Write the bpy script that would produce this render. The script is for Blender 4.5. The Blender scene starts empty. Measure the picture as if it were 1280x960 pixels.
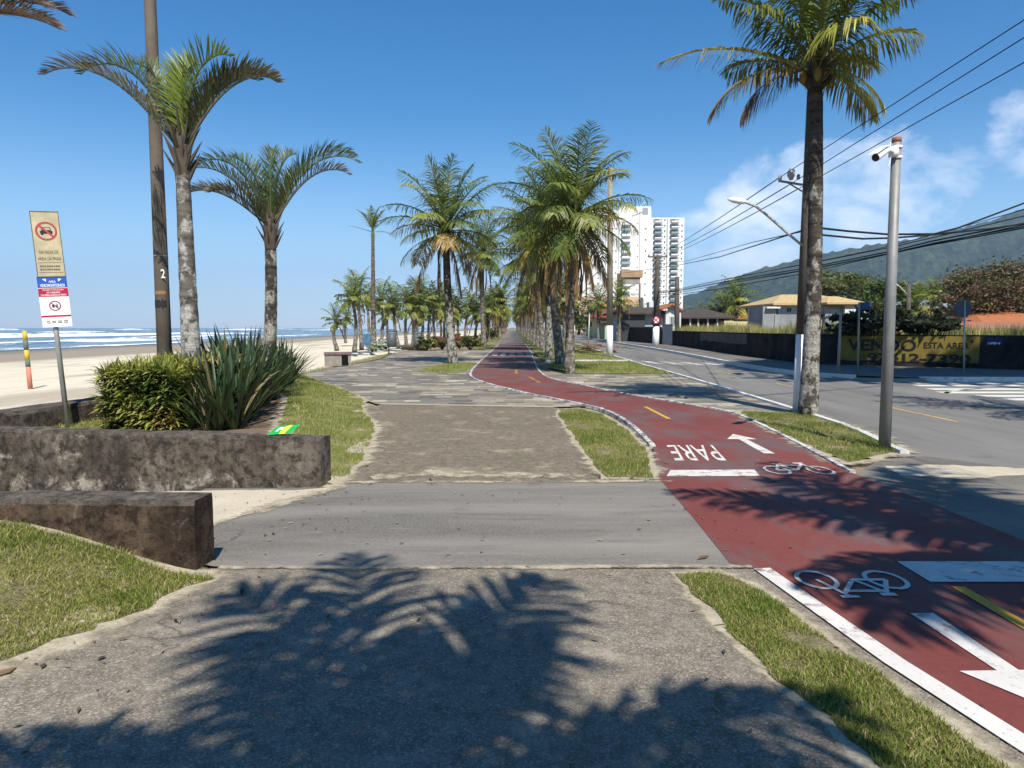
import bpy, bmesh, math, random
import numpy as np
from mathutils import Vector, Matrix, noise as mnoise
from mathutils.geometry import delaunay_2d_cdt, intersect_point_tri_2d
C = bpy.context.scene.collection
rad = math.radians
rnd = random.Random(7)
SKY_STRENGTH, SUN_STRENGTH, HAZE, EXPO = 0.092, 5.0, 0.00013, 0.58
H, F, PIT = 1.6, 887.0, rad(4.545)
cp, sp = math.cos(PIT), math.sin(PIT)

# ---------------------------------------------------------------- measuring helpers
def ray(px, py):
    a, b = (px - 640) / F, (480 - py) / F
    return Vector((a, cp + b * sp, -sp + b * cp))
def G(px, py, z=0.0):
    d = ray(px, py); t = (z - H) / d.z
    return Vector((d.x * t, d.y * t, z))
def D(px, py, Y):
    d = ray(px, py); t = Y / d.y
    return Vector((d.x * t, Y, H + d.z * t))
def g2(px, py, z=0.0):
    p = G(px, py, z); return (p.x, p.y)
def gl(*pts): return [g2(*p) for p in pts]
def sm(a, b, x):
    t = max(0.0, min(1.0, (x - a) / (b - a))); return t * t * (3 - 2 * t)
def nz(x, y, s=1.0, k=0.0): return mnoise.noise(Vector((x * s, y * s, k)))

# ---------------------------------------------------------------- tagging
def tag(o, label=None, cat=None, group=None, kind=None):
    if label: o['label'] = label
    if cat: o['category'] = cat
    if group: o['group'] = group
    if kind: o['kind'] = kind
    return o
def empty(name, loc, label=None, cat=None, group=None, rz=0.0):
    o = bpy.data.objects.new(name, None); C.objects.link(o)
    o.location = loc; o.rotation_euler = (0, 0, rz); o.empty_display_size = .2
    return tag(o, label, cat, group)
def copy_tree(o, parent=None):
    c = o.copy(); C.objects.link(c)
    if parent is not None: c.parent = parent
    for ch in list(o.children): copy_tree(ch, c)
    return c

# ---------------------------------------------------------------- mesh builder
class MB:
    def __init__(s): s.v = []; s.f = []; s.c = []; s.m = []; s.col = (1, 1, 1); s.mi = 0
    def vert(s, p): s.v.append((p[0], p[1], p[2])); s.c.append(s.col); return len(s.v) - 1
    def face(s, ids): s.f.append(tuple(ids)); s.m.append(s.mi)
    def poly(s, pts): s.face([s.vert(p) for p in pts])
    def box(s, c, d, rz=0.0, tilt=None, taper=1.0):
        M = Matrix.Rotation(rz, 3, 'Z')
        if tilt is not None: M = tilt @ M
        hx, hy, hz = d[0] / 2, d[1] / 2, d[2] / 2
        ids = []
        for z, k in ((-hz, 1.0), (hz, taper)):
            for x, y in ((-hx, -hy), (hx, -hy), (hx, hy), (-hx, hy)):
                ids.append(s.vert(Vector(c) + M @ Vector((x * k, y * k, z))))
        a = ids
        for q in ((3, 2, 1, 0), (4, 5, 6, 7), (0, 1, 5, 4), (1, 2, 6, 5), (2, 3, 7, 6), (3, 0, 4, 7)):
            s.face([a[i] for i in q])
    def tube(s, pts, rs, n=8, cap=True):
        pts = [Vector(p) for p in pts]
        if not hasattr(rs, '__len__'): rs = [rs] * len(pts)
        ref = None; rings = []
        for i, p in enumerate(pts):
            t = (pts[min(i + 1, len(pts) - 1)] - pts[max(i - 1, 0)])
            if t.length < 1e-9: t = Vector((0, 0, 1))
            t.normalize()
            if ref is None: ref = t.orthogonal().normalized() if abs(t.z) < .95 else Vector((1, 0, 0))
            u = (ref - t * ref.dot(t)).normalized(); ref = u; w = t.cross(u)
            rings.append([s.vert(p + (u * math.cos(2 * math.pi * k / n) + w * math.sin(2 * math.pi * k / n)) * rs[i]) for k in range(n)])
        for a, b in zip(rings, rings[1:]):
            for k in range(n): s.face((a[k], a[(k + 1) % n], b[(k + 1) % n], b[k]))
        if cap and n > 2: s.face(rings[0][::-1]); s.face(rings[-1])
    def prism(s, poly, z0, z1):
        n = len(poly); lo = [s.vert((p[0], p[1], z0(p) if callable(z0) else z0)) for p in poly]
        hi = [s.vert((p[0], p[1], z1(p) if callable(z1) else z1)) for p in poly]
        for i in range(n): j = (i + 1) % n; s.face((lo[i], lo[j], hi[j], hi[i]))
        s.face(lo[::-1]); s.face(hi)
    def ring(s, c, r0, r1, ux, uy, n=28, a0=0.0, a1=2 * math.pi):
        c = Vector(c); ux = Vector(ux); uy = Vector(uy); pr = None
        for k in range(n + 1):
            a = a0 + (a1 - a0) * k / n; d = ux * math.cos(a) + uy * math.sin(a)
            q = (s.vert(c + d * r0), s.vert(c + d * r1))
            if pr: s.face((pr[0], q[0], q[1], pr[1]))
            pr = q
    def disc(s, c, r, ux, uy, n=24):
        c = Vector(c); ux = Vector(ux); uy = Vector(uy)
        s.face([s.vert(c + (ux * math.cos(2 * math.pi * k / n) + uy * math.sin(2 * math.pi * k / n)) * r) for k in range(n)])
    def bar(s, a, b, w, ux, uy):
        ux = Vector(ux); uy = Vector(uy); o = Vector((0, 0, 0))
        d = Vector((b[0] - a[0], b[1] - a[1])).normalized(); nx = Vector((-d.y, d.x)) * w / 2
        return [(a[0] + nx.x, a[1] + nx.y), (b[0] + nx.x, b[1] + nx.y), (b[0] - nx.x, b[1] - nx.y), (a[0] - nx.x, a[1] - nx.y)]
    def mesh(s, name, mats=None, smooth=False, offset=None):
        me = bpy.data.meshes.new(name)
        v = np.array(s.v, dtype=np.float32).reshape(-1, 3)
        if offset is not None: v = v - np.array(offset, dtype=np.float32)
        me.from_pydata(v.tolist(), [], s.f)
        if mats:
            for m in (mats if isinstance(mats, (list, tuple)) else [mats]): me.materials.append(m)
            if any(s.m): me.polygons.foreach_set('material_index', s.m)
        if any(c != (1, 1, 1) for c in s.c):
            at = me.color_attributes.new('Col', 'FLOAT_COLOR', 'POINT')
            arr = np.ones((len(s.v), 4), dtype=np.float32); arr[:, :3] = s.c
            at.data.foreach_set('color', arr.ravel())
        if smooth: me.polygons.foreach_set('use_smooth', [True] * len(me.polygons))
        me.update(); return me
    def build(s, name, mats, parent=None, smooth=False, world=True, loc=None):
        # with a parent: vertices are in world space and are moved to the parent's frame
        off = None
        if loc is not None: off = loc
        elif parent is not None and world:
            p = parent; off = Vector((0, 0, 0))
            while p is not None: off += p.location; p = p.parent
        me = s.mesh(name, mats, smooth, off)
        o = bpy.data.objects.new(name, me); C.objects.link(o)
        if parent is not None: o.parent = parent
        elif loc is not None: o.location = loc
        return o

def text_mesh(body, size=1.0, bold=0.0):
    cu = bpy.data.curves.new('lettering', 'FONT'); cu.body = body; cu.size = size; cu.align_x = 'CENTER'; cu.align_y = 'CENTER'
    cu.offset = bold; cu.resolution_u = 3
    o = bpy.data.objects.new('lettering', cu); C.objects.link(o)
    dg = bpy.context.evaluated_depsgraph_get(); dg.update()
    me = bpy.data.meshes.new_from_object(o.evaluated_get(dg))
    vs = [v.co.copy() for v in me.vertices]; fs = [tuple(p.vertices) for p in me.polygons]
    bpy.data.objects.remove(o); bpy.data.curves.remove(cu); bpy.data.meshes.remove(me)
    return vs, fs
def put_text(mb, body, c, ux, uy, w, h, bold=0.0):
    vs, fs = text_mesh(body, 1.0, bold)
    x0 = min(v.x for v in vs); x1 = max(v.x for v in vs); y0 = min(v.y for v in vs); y1 = max(v.y for v in vs)
    c = Vector(c); ux = Vector(ux); uy = Vector(uy); b = len(mb.v)
    for v in vs: mb.vert(c + ux * ((v.x - (x0 + x1) / 2) * w / (x1 - x0)) + uy * ((v.y - (y0 + y1) / 2) * h / (y1 - y0)))
    for f in fs: mb.face([i + b for i in f])

# ---------------------------------------------------------------- materials
class Mt:
    def __init__(s, name, rough=.85, spec=.25, col=None):
        s.m = bpy.data.materials.new(name); s.m.use_nodes = True; s.t = s.m.node_tree
        s.b = s.t.nodes['Principled BSDF']; s.b.inputs['Roughness'].default_value = rough
        s.b.inputs['Specular IOR Level'].default_value = spec; s._p = None; s._o = None
        if col: s.b.inputs['Base Color'].default_value = (*col, 1)
    def n(s, t, ins=None, **kw):
        nd = s.t.nodes.new(t)
        for k, v in kw.items(): setattr(nd, k, v)
        for k, v in (ins or {}).items(): s.set(nd.inputs[k], v)
        return nd
    def set(s, inp, v):
        if isinstance(v, bpy.types.NodeSocket): s.t.links.new(v, inp)
        elif isinstance(v, (tuple, list)) and len(v) == 3 and inp.type == 'RGBA': inp.default_value = (*v, 1)
        else: inp.default_value = v
    def pos(s):
        if not s._p: s._p = s.n('ShaderNodeNewGeometry').outputs['Position']
        return s._p
    def obj(s):
        if not s._o: s._o = s.n('ShaderNodeTexCoord').outputs['Object']
        return s._o
    def sc(s, vec, k):
        return s.n('ShaderNodeMapping', {'Vector': vec, 'Scale': k}).outputs[0]
    def noise(s, scale, detail=4, rough=.55, vec=None, st=None, dist=0):
        vec = vec or s.pos()
        if st: vec = s.sc(vec, st)
        return s.n('ShaderNodeTexNoise', {'Vector': vec, 'Scale': scale, 'Detail': detail, 'Roughness': rough, 'Distortion': dist}).outputs['Fac']
    def ramp(s, fac, stops, interp='LINEAR'):
        r = s.n('ShaderNodeValToRGB', {'Fac': fac}); e = r.color_ramp.elements; r.color_ramp.interpolation = interp
        while len(e) < len(stops): e.new(.5)
        for el, (p, c) in zip(e, stops):
            el.position = p
            if not hasattr(c, '__len__'): c = (c, c, c)
            el.color = (*c, 1)
        return r.outputs[0]
    def mix(s, fac, a, b, mode='MIX'):
        nd = s.n('ShaderNodeMix', data_type='RGBA', blend_type=mode)
        s.set(nd.inputs[0], fac); s.set(nd.inputs[6], a); s.set(nd.inputs[7], b)
        return nd.outputs[2]
    def math(s, op, a, b=0.0, clamp=False):
        nd = s.n('ShaderNodeMath', operation=op, use_clamp=clamp); s.set(nd.inputs[0], a); s.set(nd.inputs[1], b); return nd.outputs[0]
    def sep(s, vec): return s.n('ShaderNodeSeparateXYZ', {0: vec}).outputs
    def col(s, c): s.set(s.b.inputs['Base Color'], c); return s
    def bump(s, h, strength=.3, dist=.02):
        bn = s.n('ShaderNodeBump', {'Height': h, 'Strength': strength, 'Distance': dist}); s.t.links.new(bn.outputs[0], s.b.inputs['Normal']); return s
    def attr(s): return s.n('ShaderNodeVertexColor', layer_name='Col').outputs[0]

def simple(name, col, rough=.7, var=.25, scale=3.0, spec=.3, metal=0.0, obj=False, stain=None):
    t = Mt(name, rough, spec); v = t.obj() if obj else t.pos()
    n1 = t.noise(scale, 5, .6, v); n2 = t.noise(scale * 14, 3, .6, v)
    a = tuple(c * (1 - var) for c in col); b = tuple(min(.95, c * (1 + var * .7)) for c in col)
    c = t.mix(t.ramp(n1, [(.3, 0), (.7, 1)]), a, b)
    c = t.mix(t.math('MULTIPLY', n2, .35), c, tuple(x * .6 for x in col))
    if stain:
        n3 = t.noise(scale * .7, 6, .65, v, st=(1, 1, .25)); c = t.mix(t.ramp(n3, [(.5, 0), (.68, 1)]), c, stain)
    t.col(c); t.b.inputs['Metallic'].default_value = metal; t.bump(n2, .15, .01); return t.m

def cracks(t, c):
    w = t.n('ShaderNodeVectorMath', {0: t.pos(), 1: t.n('ShaderNodeVectorMath', {0: t.n('ShaderNodeTexNoise', {'Vector': t.pos(), 'Scale': 2.2, 'Detail': 6.0}).outputs['Color'], 3: .55}, operation='SCALE').outputs[0]}, operation='ADD').outputs[0]
    v = t.n('ShaderNodeTexVoronoi', {'Vector': w, 'Scale': .42}, feature='DISTANCE_TO_EDGE').outputs['Distance']
    m = t.math('MULTIPLY', t.ramp(v, [(.0, 1), (.006, 0)]), t.ramp(t.noise(.7, 3), [(.54, 0), (.62, .6)]))
    c = t.mix(m, c, (.035, .03, .026))
    o = t.noise(1.1, 3, .5, dist=.3); return t.mix(t.ramp(o, [(.66, 0), (.74, .35)]), c, (.05, .045, .04))
def m_aggregate(name, base, light, dust, dustlev=.6, cell=95):
    t = Mt(name, .9, .2)
    vo = t.n('ShaderNodeTexVoronoi', {'Vector': t.pos(), 'Scale': cell}); r = t.n('ShaderNodeSeparateColor', {0: vo.outputs['Color']}).outputs[0]
    vo2 = t.n('ShaderNodeTexVoronoi', {'Vector': t.pos(), 'Scale': cell * .6}); r2 = t.n('ShaderNodeSeparateColor', {0: vo2.outputs['Color']}).outputs[1]
    c = t.mix(t.ramp(r, [(.0, .0), (.55, .25), (.86, .5), (1, 1)]), tuple(x * .55 for x in base), light)
    c = t.mix(t.ramp(r2, [(.9, 0), (.97, .8)]), c, light)
    big = t.noise(.55, 6, .6); c = t.mix(t.ramp(big, [(.35, 0), (.7, .6)]), c, tuple(x * .72 for x in base))
    d = t.noise(1.7, 8, .68, dist=.6); c = t.mix(t.ramp(d, [(dustlev, 0), (dustlev + .14, .65)]), c, dust)
    fine = t.noise(9, 6, .7); c = t.mix(t.ramp(fine, [(.42, 0), (.75, .4)]), c, dust)
    c = cracks(t, c); t.col(c); t.bump(vo.outputs['Distance'], .35, .006); return t.m

def m_asphalt(name, base, wear, st=(1, 1, 1), speck=.5):
    t = Mt(name, .88, .25)
    vo = t.n('ShaderNodeTexVoronoi', {'Vector': t.pos(), 'Scale': 120}); r = t.n('ShaderNodeSeparateColor', {0: vo.outputs['Color']}).outputs[0]
    c = t.mix(t.ramp(r, [(.2, 0), (1, speck)]), tuple(x * .75 for x in base), wear)
    a = t.noise(.8, 6, .6, st=st); c = t.mix(t.ramp(a, [(.38, 0), (.68, .75)]), c, wear)
    b = t.noise(2.2, 7, .7, st=st, dist=.4); c = t.mix(t.ramp(b, [(.54, 0), (.72, .55)]), c, tuple(x * .55 for x in base))
    k = t.noise(5, 8, .75, st=st); c = t.mix(t.ramp(k, [(.62, 0), (.74, .5)]), c, tuple(min(.6, x * 1.9) for x in wear))
    c = cracks(t, c); t.col(c); t.bump(vo.outputs['Distance'], .25, .004); return t.m

def m_red():
    t = Mt('red_lane_paint', .8, .3)
    a = t.noise(1.3, 7, .65, st=(1, .45, 1)); b = t.noise(.5, 5, .6); f = t.noise(26, 5, .7)
    c = t.mix(t.ramp(b, [(.3, 0), (.7, 1)]), (.15, .036, .029), (.2, .054, .043))
    c = t.mix(t.ramp(f, [(.35, 0), (.8, .55)]), c, (.085, .022, .02))
    w = t.math('MULTIPLY', t.ramp(a, [(.46, 0), (.6, 1)]), t.ramp(f, [(.36, .25), (.58, 1)]))
    y = t.sep(t.pos())[1]
    far = t.n('ShaderNodeMapRange', {0: y, 1: 20.0, 2: 30.0, 3: 0.0, 4: .62}).outputs[0]
    near = t.math('MULTIPLY', w, .85)
    c = t.mix(t.math('MAXIMUM', near, t.math('MULTIPLY', far, t.ramp(a, [(.35, .5), (.55, 1)]))), c, (.1, .092, .09))
    t.col(c); t.bump(f, .2, .004); return t.m

def m_marking(name, col, under, lev=.62):
    t = Mt(name, .75, .3)
    a = t.noise(7, 8, .72); b = t.noise(1.2, 4, .6)
    k = t.ramp(t.math('ADD', t.math('MULTIPLY', a, .75), t.math('MULTIPLY', b, .25)), [(lev - .05, 0), (lev + .04, 1)])
    g = t.noise(30, 5, .75); c = t.mix(k, t.mix(t.noise(2.0, 5), tuple(x * .68 for x in col), col), under); c = t.mix(t.ramp(g, [(.58, 0), (.68, .55)]), c, under); t.col(c); return t.m

def m_paving():
    t = Mt('slate_paving', .8, .3)
    dist = t.noise(.8, 3); vec = t.n('ShaderNodeVectorMath', {0: t.pos(), 1: t.n('ShaderNodeCombineXYZ', {0: t.math('MULTIPLY', dist, .25), 1: t.math('MULTIPLY', dist, .1)}).outputs[0]}, operation='ADD').outputs[0]
    br = t.n('ShaderNodeTexBrick', {'Vector': vec, 'Color1': (0, 0, 0), 'Color2': (1, 1, 1), 'Mortar': (.5, .5, .5), 'Scale': 1.0, 'Mortar Size': .014, 'Bias': 0.0, 'Brick Width': .62, 'Row Height': .3}, offset=.37, squash=.6, squash_frequency=3)
    r = t.n('ShaderNodeSeparateColor', {0: br.outputs['Color']}).outputs[0]
    c = t.ramp(r, [(0, (.08, .073, .066)), (.2, (.135, .12, .1)), (.4, (.24, .205, .15)), (.58, (.15, .145, .13)), (.76, (.31, .26, .185)), (.9, (.42, .36, .26)), (1, (.48, .43, .34))])
    c = t.mix(br.outputs['Fac'], c, (.2, .175, .13))
    n = t.noise(.6, 6, .6); c = t.mix(t.ramp(n, [(.42, 0), (.64, .5)]), c, (.085, .077, .066))
    f = t.noise(6, 7, .7); c = t.mix(t.ramp(f, [(.5, 0), (.75, .5)]), c, (.33, .29, .22))
    t.col(c); t.bump(t.math('SUBTRACT', f, br.outputs['Fac']), .3, .01); return t.m

def m_thatch():
    t = Mt('dry_thatch', .95, .1); a = t.noise(2.2, 7, .65); b = t.noise(34, 6, .75, st=(1, .6, 1)); d = t.noise(90, 4, .75)
    c = t.mix(t.ramp(b, [(.32, 0), (.68, 1)]), (.14, .13, .045), (.34, .29, .15)); c = t.mix(t.ramp(a, [(.5, 0), (.64, .8)]), c, (.42, .36, .25)); c = t.mix(t.ramp(d, [(.36, .7), (.56, 0)]), c, (.07, .065, .03)); t.col(c); t.bump(t.math('ADD', b, d), .8, .03); return t.m
def m_grass_sheet():
    t = Mt('lawn_soil', .95, .1)
    a = t.noise(1.4, 7, .65); b = t.noise(14, 6, .7); d = t.noise(60, 4, .7)
    c = t.mix(t.ramp(b, [(.3, 0), (.7, 1)]), (.13, .15, .035), (.24, .23, .075))
    c = t.mix(t.ramp(a, [(.46, 0), (.66, .8)]), c, (.34, .29, .16))
    c = t.mix(t.ramp(d, [(.35, .5), (.6, 0)]), c, (.07, .085, .02))
    t.col(c); t.bump(t.math('ADD', b, d), .6, .03); return t.m
def m_blade():
    t = Mt('grass_blade', .7, .2); c = t.attr(); t.col(c)
    tr = t.n('ShaderNodeBsdfTranslucent', {'Color': c}); mx = t.n('ShaderNodeMixShader', {0: .3})
    t.t.links.new(t.b.outputs[0], mx.inputs[1]); t.t.links.new(tr.outputs[0], mx.inputs[2])
    t.t.links.new(mx.outputs[0], t.t.nodes['Material Output'].inputs[0]); return t.m
def m_leaf(name, rough=.5, trans=.22, spec=.35):
    t = Mt(name, rough, spec); c0 = t.attr(); v = t.noise(4, 3, .6, t.obj())
    hs = t.n('ShaderNodeHueSaturation', {'Color': c0, 'Value': t.ramp(v, [(.25, .72), (.75, 1.3)])}); c = hs.outputs[0]; t.col(c)
    br = t.n('ShaderNodeHueSaturation', {'Color': c, 'Value': 1.7}).outputs[0]
    tr = t.n('ShaderNodeBsdfTranslucent', {'Color': br}); mx = t.n('ShaderNodeMixShader', {0: trans})
    t.t.links.new(t.b.outputs[0], mx.inputs[1]); t.t.links.new(tr.outputs[0], mx.inputs[2])
    t.t.links.new(mx.outputs[0], t.t.nodes['Material Output'].inputs[0]); return t.m
def m_sand(name, col, fine=1.0):
    t = Mt(name, .95, .1); a = t.noise(1.1, 7, .65); b = t.noise(40, 4, .7)
    c = t.mix(t.ramp(a, [(.3, 0), (.7, 1)]), tuple(x * .8 for x in col), tuple(min(.8, x * 1.12) for x in col))
    c = t.mix(t.ramp(b, [(.4, 0), (.75, .5)]), c, tuple(x * .62 for x in col)); t.col(c); t.bump(t.math('ADD', a, b), .35, .02); return t.m
def m_beach():
    t = Mt('beach_sand', .9, .2)
    x = t.sep(t.pos())[0]; wob = t.noise(.035, 4, .6, st=(1, .5, 1))
    xx = t.math('ADD', x, t.math('MULTIPLY', t.math('SUBTRACT', wob, .5), 14.0))
    wet = t.n('ShaderNodeMapRange', {0: xx, 1: -31.0, 2: -38.0, 3: 0.0, 4: 1.0}, interpolation_type='SMOOTHSTEP').outputs[0]
    wet2 = t.n('ShaderNodeMapRange', {0: xx, 1: -50.0, 2: -63.0, 3: 0.0, 4: 1.0}, interpolation_type='SMOOTHSTEP').outputs[0]
    n = t.noise(.9, 7, .65, st=(1, .22, 1)); m = t.noise(.22, 5, .6, st=(1, .3, 1))
    c = t.mix(t.ramp(n, [(.3, 0), (.7, 1)]), (.50, .43, .31), (.66, .59, .46))
    c = t.mix(t.ramp(m, [(.52, 0), (.6, .75)]), c, (.33, .275, .2))
    c = t.mix(wet, c, (.27, .225, .165)); c = t.mix(wet2, c, (.15, .13, .105)); t.col(c)
    t.set(t.b.inputs['Roughness'], t.math('SUBTRACT', .92, t.math('MULTIPLY', wet2, .55)))
    t.bump(n, .5, .05); return t.m
def m_sea():
    t = Mt('sea_water', .22, .5); a = t.attr()
    n = t.noise(.28, 7, .7, st=(1, .35, 1)); fine = t.noise(1.1, 8, .75, st=(1, .4, 1))
    foam = t.math('MULTIPLY', t.n('ShaderNodeSeparateColor', {0: a}).outputs[0], 1.0)
    k = t.math('ADD', foam, t.math('MULTIPLY', t.math('SUBTRACT', t.math('ADD', t.math('MULTIPLY', n, .55), t.math('MULTIPLY', fine, .45)), .5), 1.7))
    fk = t.ramp(k, [(.42, 0), (.6, 1)])
    c = t.mix(t.ramp(n, [(.35, 0), (.65, 1)]), (.075, .115, .13), (.13, .165, .175))
    c = t.mix(fk, c, (.8, .82, .82)); t.col(c)
    t.set(t.b.inputs['Roughness'], t.math('ADD', .2, t.math('MULTIPLY', fk, .6)))
    t.bump(t.math('ADD', n, t.math('MULTIPLY', fine, .4)), .6, .35); return t.m
def m_wall(name, base, moss, pale, st=(1, 1, .5), pl=.6):
    t = Mt(name, .95, .15)
    a = t.noise(2.2, 8, .68, st=st); b = t.noise(1.5, 7, .66, st=(1.6, 1.6, .45)); f = t.noise(32, 5, .75)
    c = t.mix(t.ramp(a, [(.38, 0), (.62, 1)]), moss, base)
    c = t.mix(t.ramp(f, [(.4, 0), (.8, .6)]), c, tuple(x * .45 for x in base))
    z = t.sep(t.pos())[2]; low = t.n('ShaderNodeMapRange', {0: z, 1: .16, 2: -.05, 3: 0.0, 4: .1}).outputs[0]
    k = t.ramp(t.math('ADD', t.noise(2.6, 9, .68, st=(1, 1, .9), dist=.9), low), [(pl + .02, 0), (pl + .12, .9)])
    c = t.mix(t.math('MULTIPLY', k, t.ramp(f, [(.3, .3), (.6, 1)])), c, pale)
    m2 = t.noise(11, 8, .75); c = t.mix(t.ramp(m2, [(.46, 0), (.6, .8)]), c, tuple(x * .3 for x in moss)); c = t.mix(t.ramp(m2, [(.3, .45), (.42, 0)]), c, tuple(min(.5, x * 1.9) for x in base)); s = t.noise(9, 5, .7, st=(1, 1, .12)); c = t.mix(t.ramp(s, [(.52, 0), (.7, .7)]), c, tuple(x * .35 for x in base))
    t.col(c); t.bump(t.math('ADD', a, f), .7, .02); return t.m
def m_trunk(name, dark, mid, pale, palelev=.52, z_dark=3.0, z_soft=1.5, topdark=1.0):
    t = Mt(name, .95, .1); o = t.obj()
    ring = t.noise(1.0, 4, .6, o, st=(1.2, 1.2, 9)); p = t.noise(5.0, 6, .65, o, st=(1, 1, .8)); f = t.noise(28, 4, .7, o)
    c = t.mix(t.ramp(ring, [(.35, 0), (.65, 1)]), dark, mid)
    z = t.sep(o)[2]; up = t.n('ShaderNodeMapRange', {0: z, 1: z_dark - z_soft, 2: z_dark + z_soft, 3: 0.0, 4: .2 * topdark}).outputs[0]
    k = t.ramp(t.math('SUBTRACT', p, up), [(palelev - .05, 0), (palelev + .04, 1)])
    c = t.mix(t.math('MULTIPLY', k, t.ramp(f, [(.35, .35), (.6, 1)])), c, pale)
    t.col(c); t.bump(t.math('ADD', ring, t.math('MULTIPLY', f, .5)), .8, .03); return t.m
# ---------------------------------------------------------------- terrain
BEDX = [(7.0, -1.78), (9.0, -1.85), (10.8, -2.2), (14, -2.9), (17.6, -3.97), (21, -5.6), (25, -7.4)]
def bed_edge(y):
    if y <= BEDX[0][0]: return BEDX[0][1]
    for (a, xa), (b, xb) in zip(BEDX, BEDX[1:]):
        if y <= b: return xa + (xb - xa) * (y - a) / (b - a)
    return -7.4
def height(x, y):
    z = 0.0
    if x < -1.6 and y < 4.75: z += .34 * sm(-1.85, -3.4, x) * sm(1.8, 4.1, y)
    d = y - (7.08 + .18 * max(0, -1.86 - x))
    if y > 4.6 and d < .2 and x < -1.0:
        z -= (.05 * max(0, -1.6 - x) + .5 * sm(-5.0, -9.0, x)) * sm(4.6, 5.0, y) * (1 - sm(.1, .2, d))
    if d > .1 and x < -1.5: z += .15 * sm(0, 1.1, bed_edge(y) - x) * sm(.12, .22, d) * (1 - sm(22, 26, y))
    if x < -7.6: z = z * (1 - sm(-7.6, -8.6, x)) - .45 * sm(-7.4, -9.0, x) - .95 * sm(-9, -64, x) * .9
    return z
def inside(p, poly):
    x, y = p; r = False; n = len(poly); j = n - 1
    for i in range(n):
        xi, yi = poly[i]; xj, yj = poly[j]
        if (yi > y) != (yj > y) and x < (xj - xi) * (y - yi) / (yj - yi) + xi: r = not r
        j = i
    return r
def subdiv(poly, step, closed=True):
    out = []; n = len(poly)
    for i in range(n if closed else n - 1):
        a, b = poly[i], poly[(i + 1) % n]; L = math.hypot(b[0] - a[0], b[1] - a[1]); k = max(1, int(L / step))
        for q in range(k): out.append((a[0] + (b[0] - a[0]) * q / k, a[1] + (b[1] - a[1]) * q / k))
    if not closed: out.append(poly[-1])
    return out
def smooth(pts, it=2):
    for _ in range(it):
        q = [pts[0]]
        for a, b in zip(pts, pts[1:]):
            q += [(a[0] * .75 + b[0] * .25, a[1] * .75 + b[1] * .25), (a[0] * .25 + b[0] * .75, a[1] * .25 + b[1] * .75)]
        pts = q + [pts[-1]]
    return pts
def rough_edge(poly, amp, step=.1, k=0.0, freq=3.0):
    p = subdiv(poly, step)
    return [(x + amp * (nz(x, y, freq, k) + .5 * nz(x, y, freq * 3.1, k + 5)), y + amp * (nz(x, y, freq, k + 20) + .5 * nz(x, y, freq * 3.1, k + 25))) for x, y in p]
def surf(name, poly, dz, mat, step=None, hf=True, kind='structure', parent=None, grid=None):
    pts = subdiv(poly, step) if step else list(poly)
    nb = len(pts)
    if step:
        g = grid or step
        xs = [p[0] for p in pts]; ys = [p[1] for p in pts]
        x = min(xs) + g * .5
        while x < max(xs):
            y = min(ys) + g * .5
            while y < max(ys):
                if inside((x, y), pts): pts.append((x, y))
                y += g
            x += g
    edges = [(i, (i + 1) % nb) for i in range(nb)]
    r = delaunay_2d_cdt([Vector(p) for p in pts], edges, [], 1, 1e-5)
    mb = MB()
    for v in r[0]: mb.vert((v.x, v.y, (height(v.x, v.y) if hf else 0) + dz))
    for f in r[2]:
        a, b, c = [r[0][i] for i in f[:3]]
        mb.face(f if (b - a).cross(c - a) > 0 else f[::-1])
    o = mb.build(name, mat, parent, smooth=bool(step and hf))
    if kind: o['kind'] = kind
    return o
def ribbon(pts, w, dz, mb, hf=True, off=0.0):
    L = []
    for i, p in enumerate(pts):
        a = Vector(pts[max(0, i - 1)]); b = Vector(pts[min(len(pts) - 1, i + 1)]); t = (b - a).normalized(); nrm = Vector((-t.y, t.x)); p = Vector(p)
        L.append((p + nrm * (off + w / 2), p + nrm * (off - w / 2)))
    pr = None
    for l, r in L:
        q = (mb.vert((l.x, l.y, dz)), mb.vert((r.x, r.y, dz)))
        if pr: mb.face((pr[1], q[1], q[0], pr[0]))
        pr = q

M_path = m_aggregate('exposed_aggregate', (.168, .143, .113), (.35, .305, .24), (.39, .34, .26), .55, 150)
M_path2 = m_aggregate('brown_aggregate', (.135, .112, .083), (.29, .24, .175), (.38, .315, .215), .55, 120)
M_cross = m_asphalt('worn_asphalt', (.15, .137, .12), (.25, .227, .195), (.3, 1.9, 1))
M_apron = m_asphalt('apron_asphalt', (.135, .122, .105), (.22, .2, .165), (1, 1, 1))
M_road = m_asphalt('road_asphalt', (.16, .15, .137), (.225, .212, .193), (1.0, .12, 1), .4)
M_walk = m_asphalt('sidewalk_concrete', (.13, .12, .11), (.2, .18, .155), (1, .4, 1))
M_red = m_red()
M_white = m_marking('white_marking', (.66, .63, .58), (.2, .12, .1), .575)
M_whiteworn = m_marking('worn_white_marking', (.66, .64, .6), (.15, .125, .12), .515)
M_yellow = m_marking('yellow_marking', (.62, .34, .04), (.2, .1, .05), .62)
M_kerb = m_marking('whitewashed_kerb', (.7, .68, .64), (.28, .26, .23), .58)
M_pave = m_paving(); M_lawn = m_grass_sheet(); M_thatch = m_thatch(); M_blade = m_blade()
M_sandedge = m_sand('spilled_sand', (.5, .44, .33)); M_beach = m_beach(); M_sea = m_sea()
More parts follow.
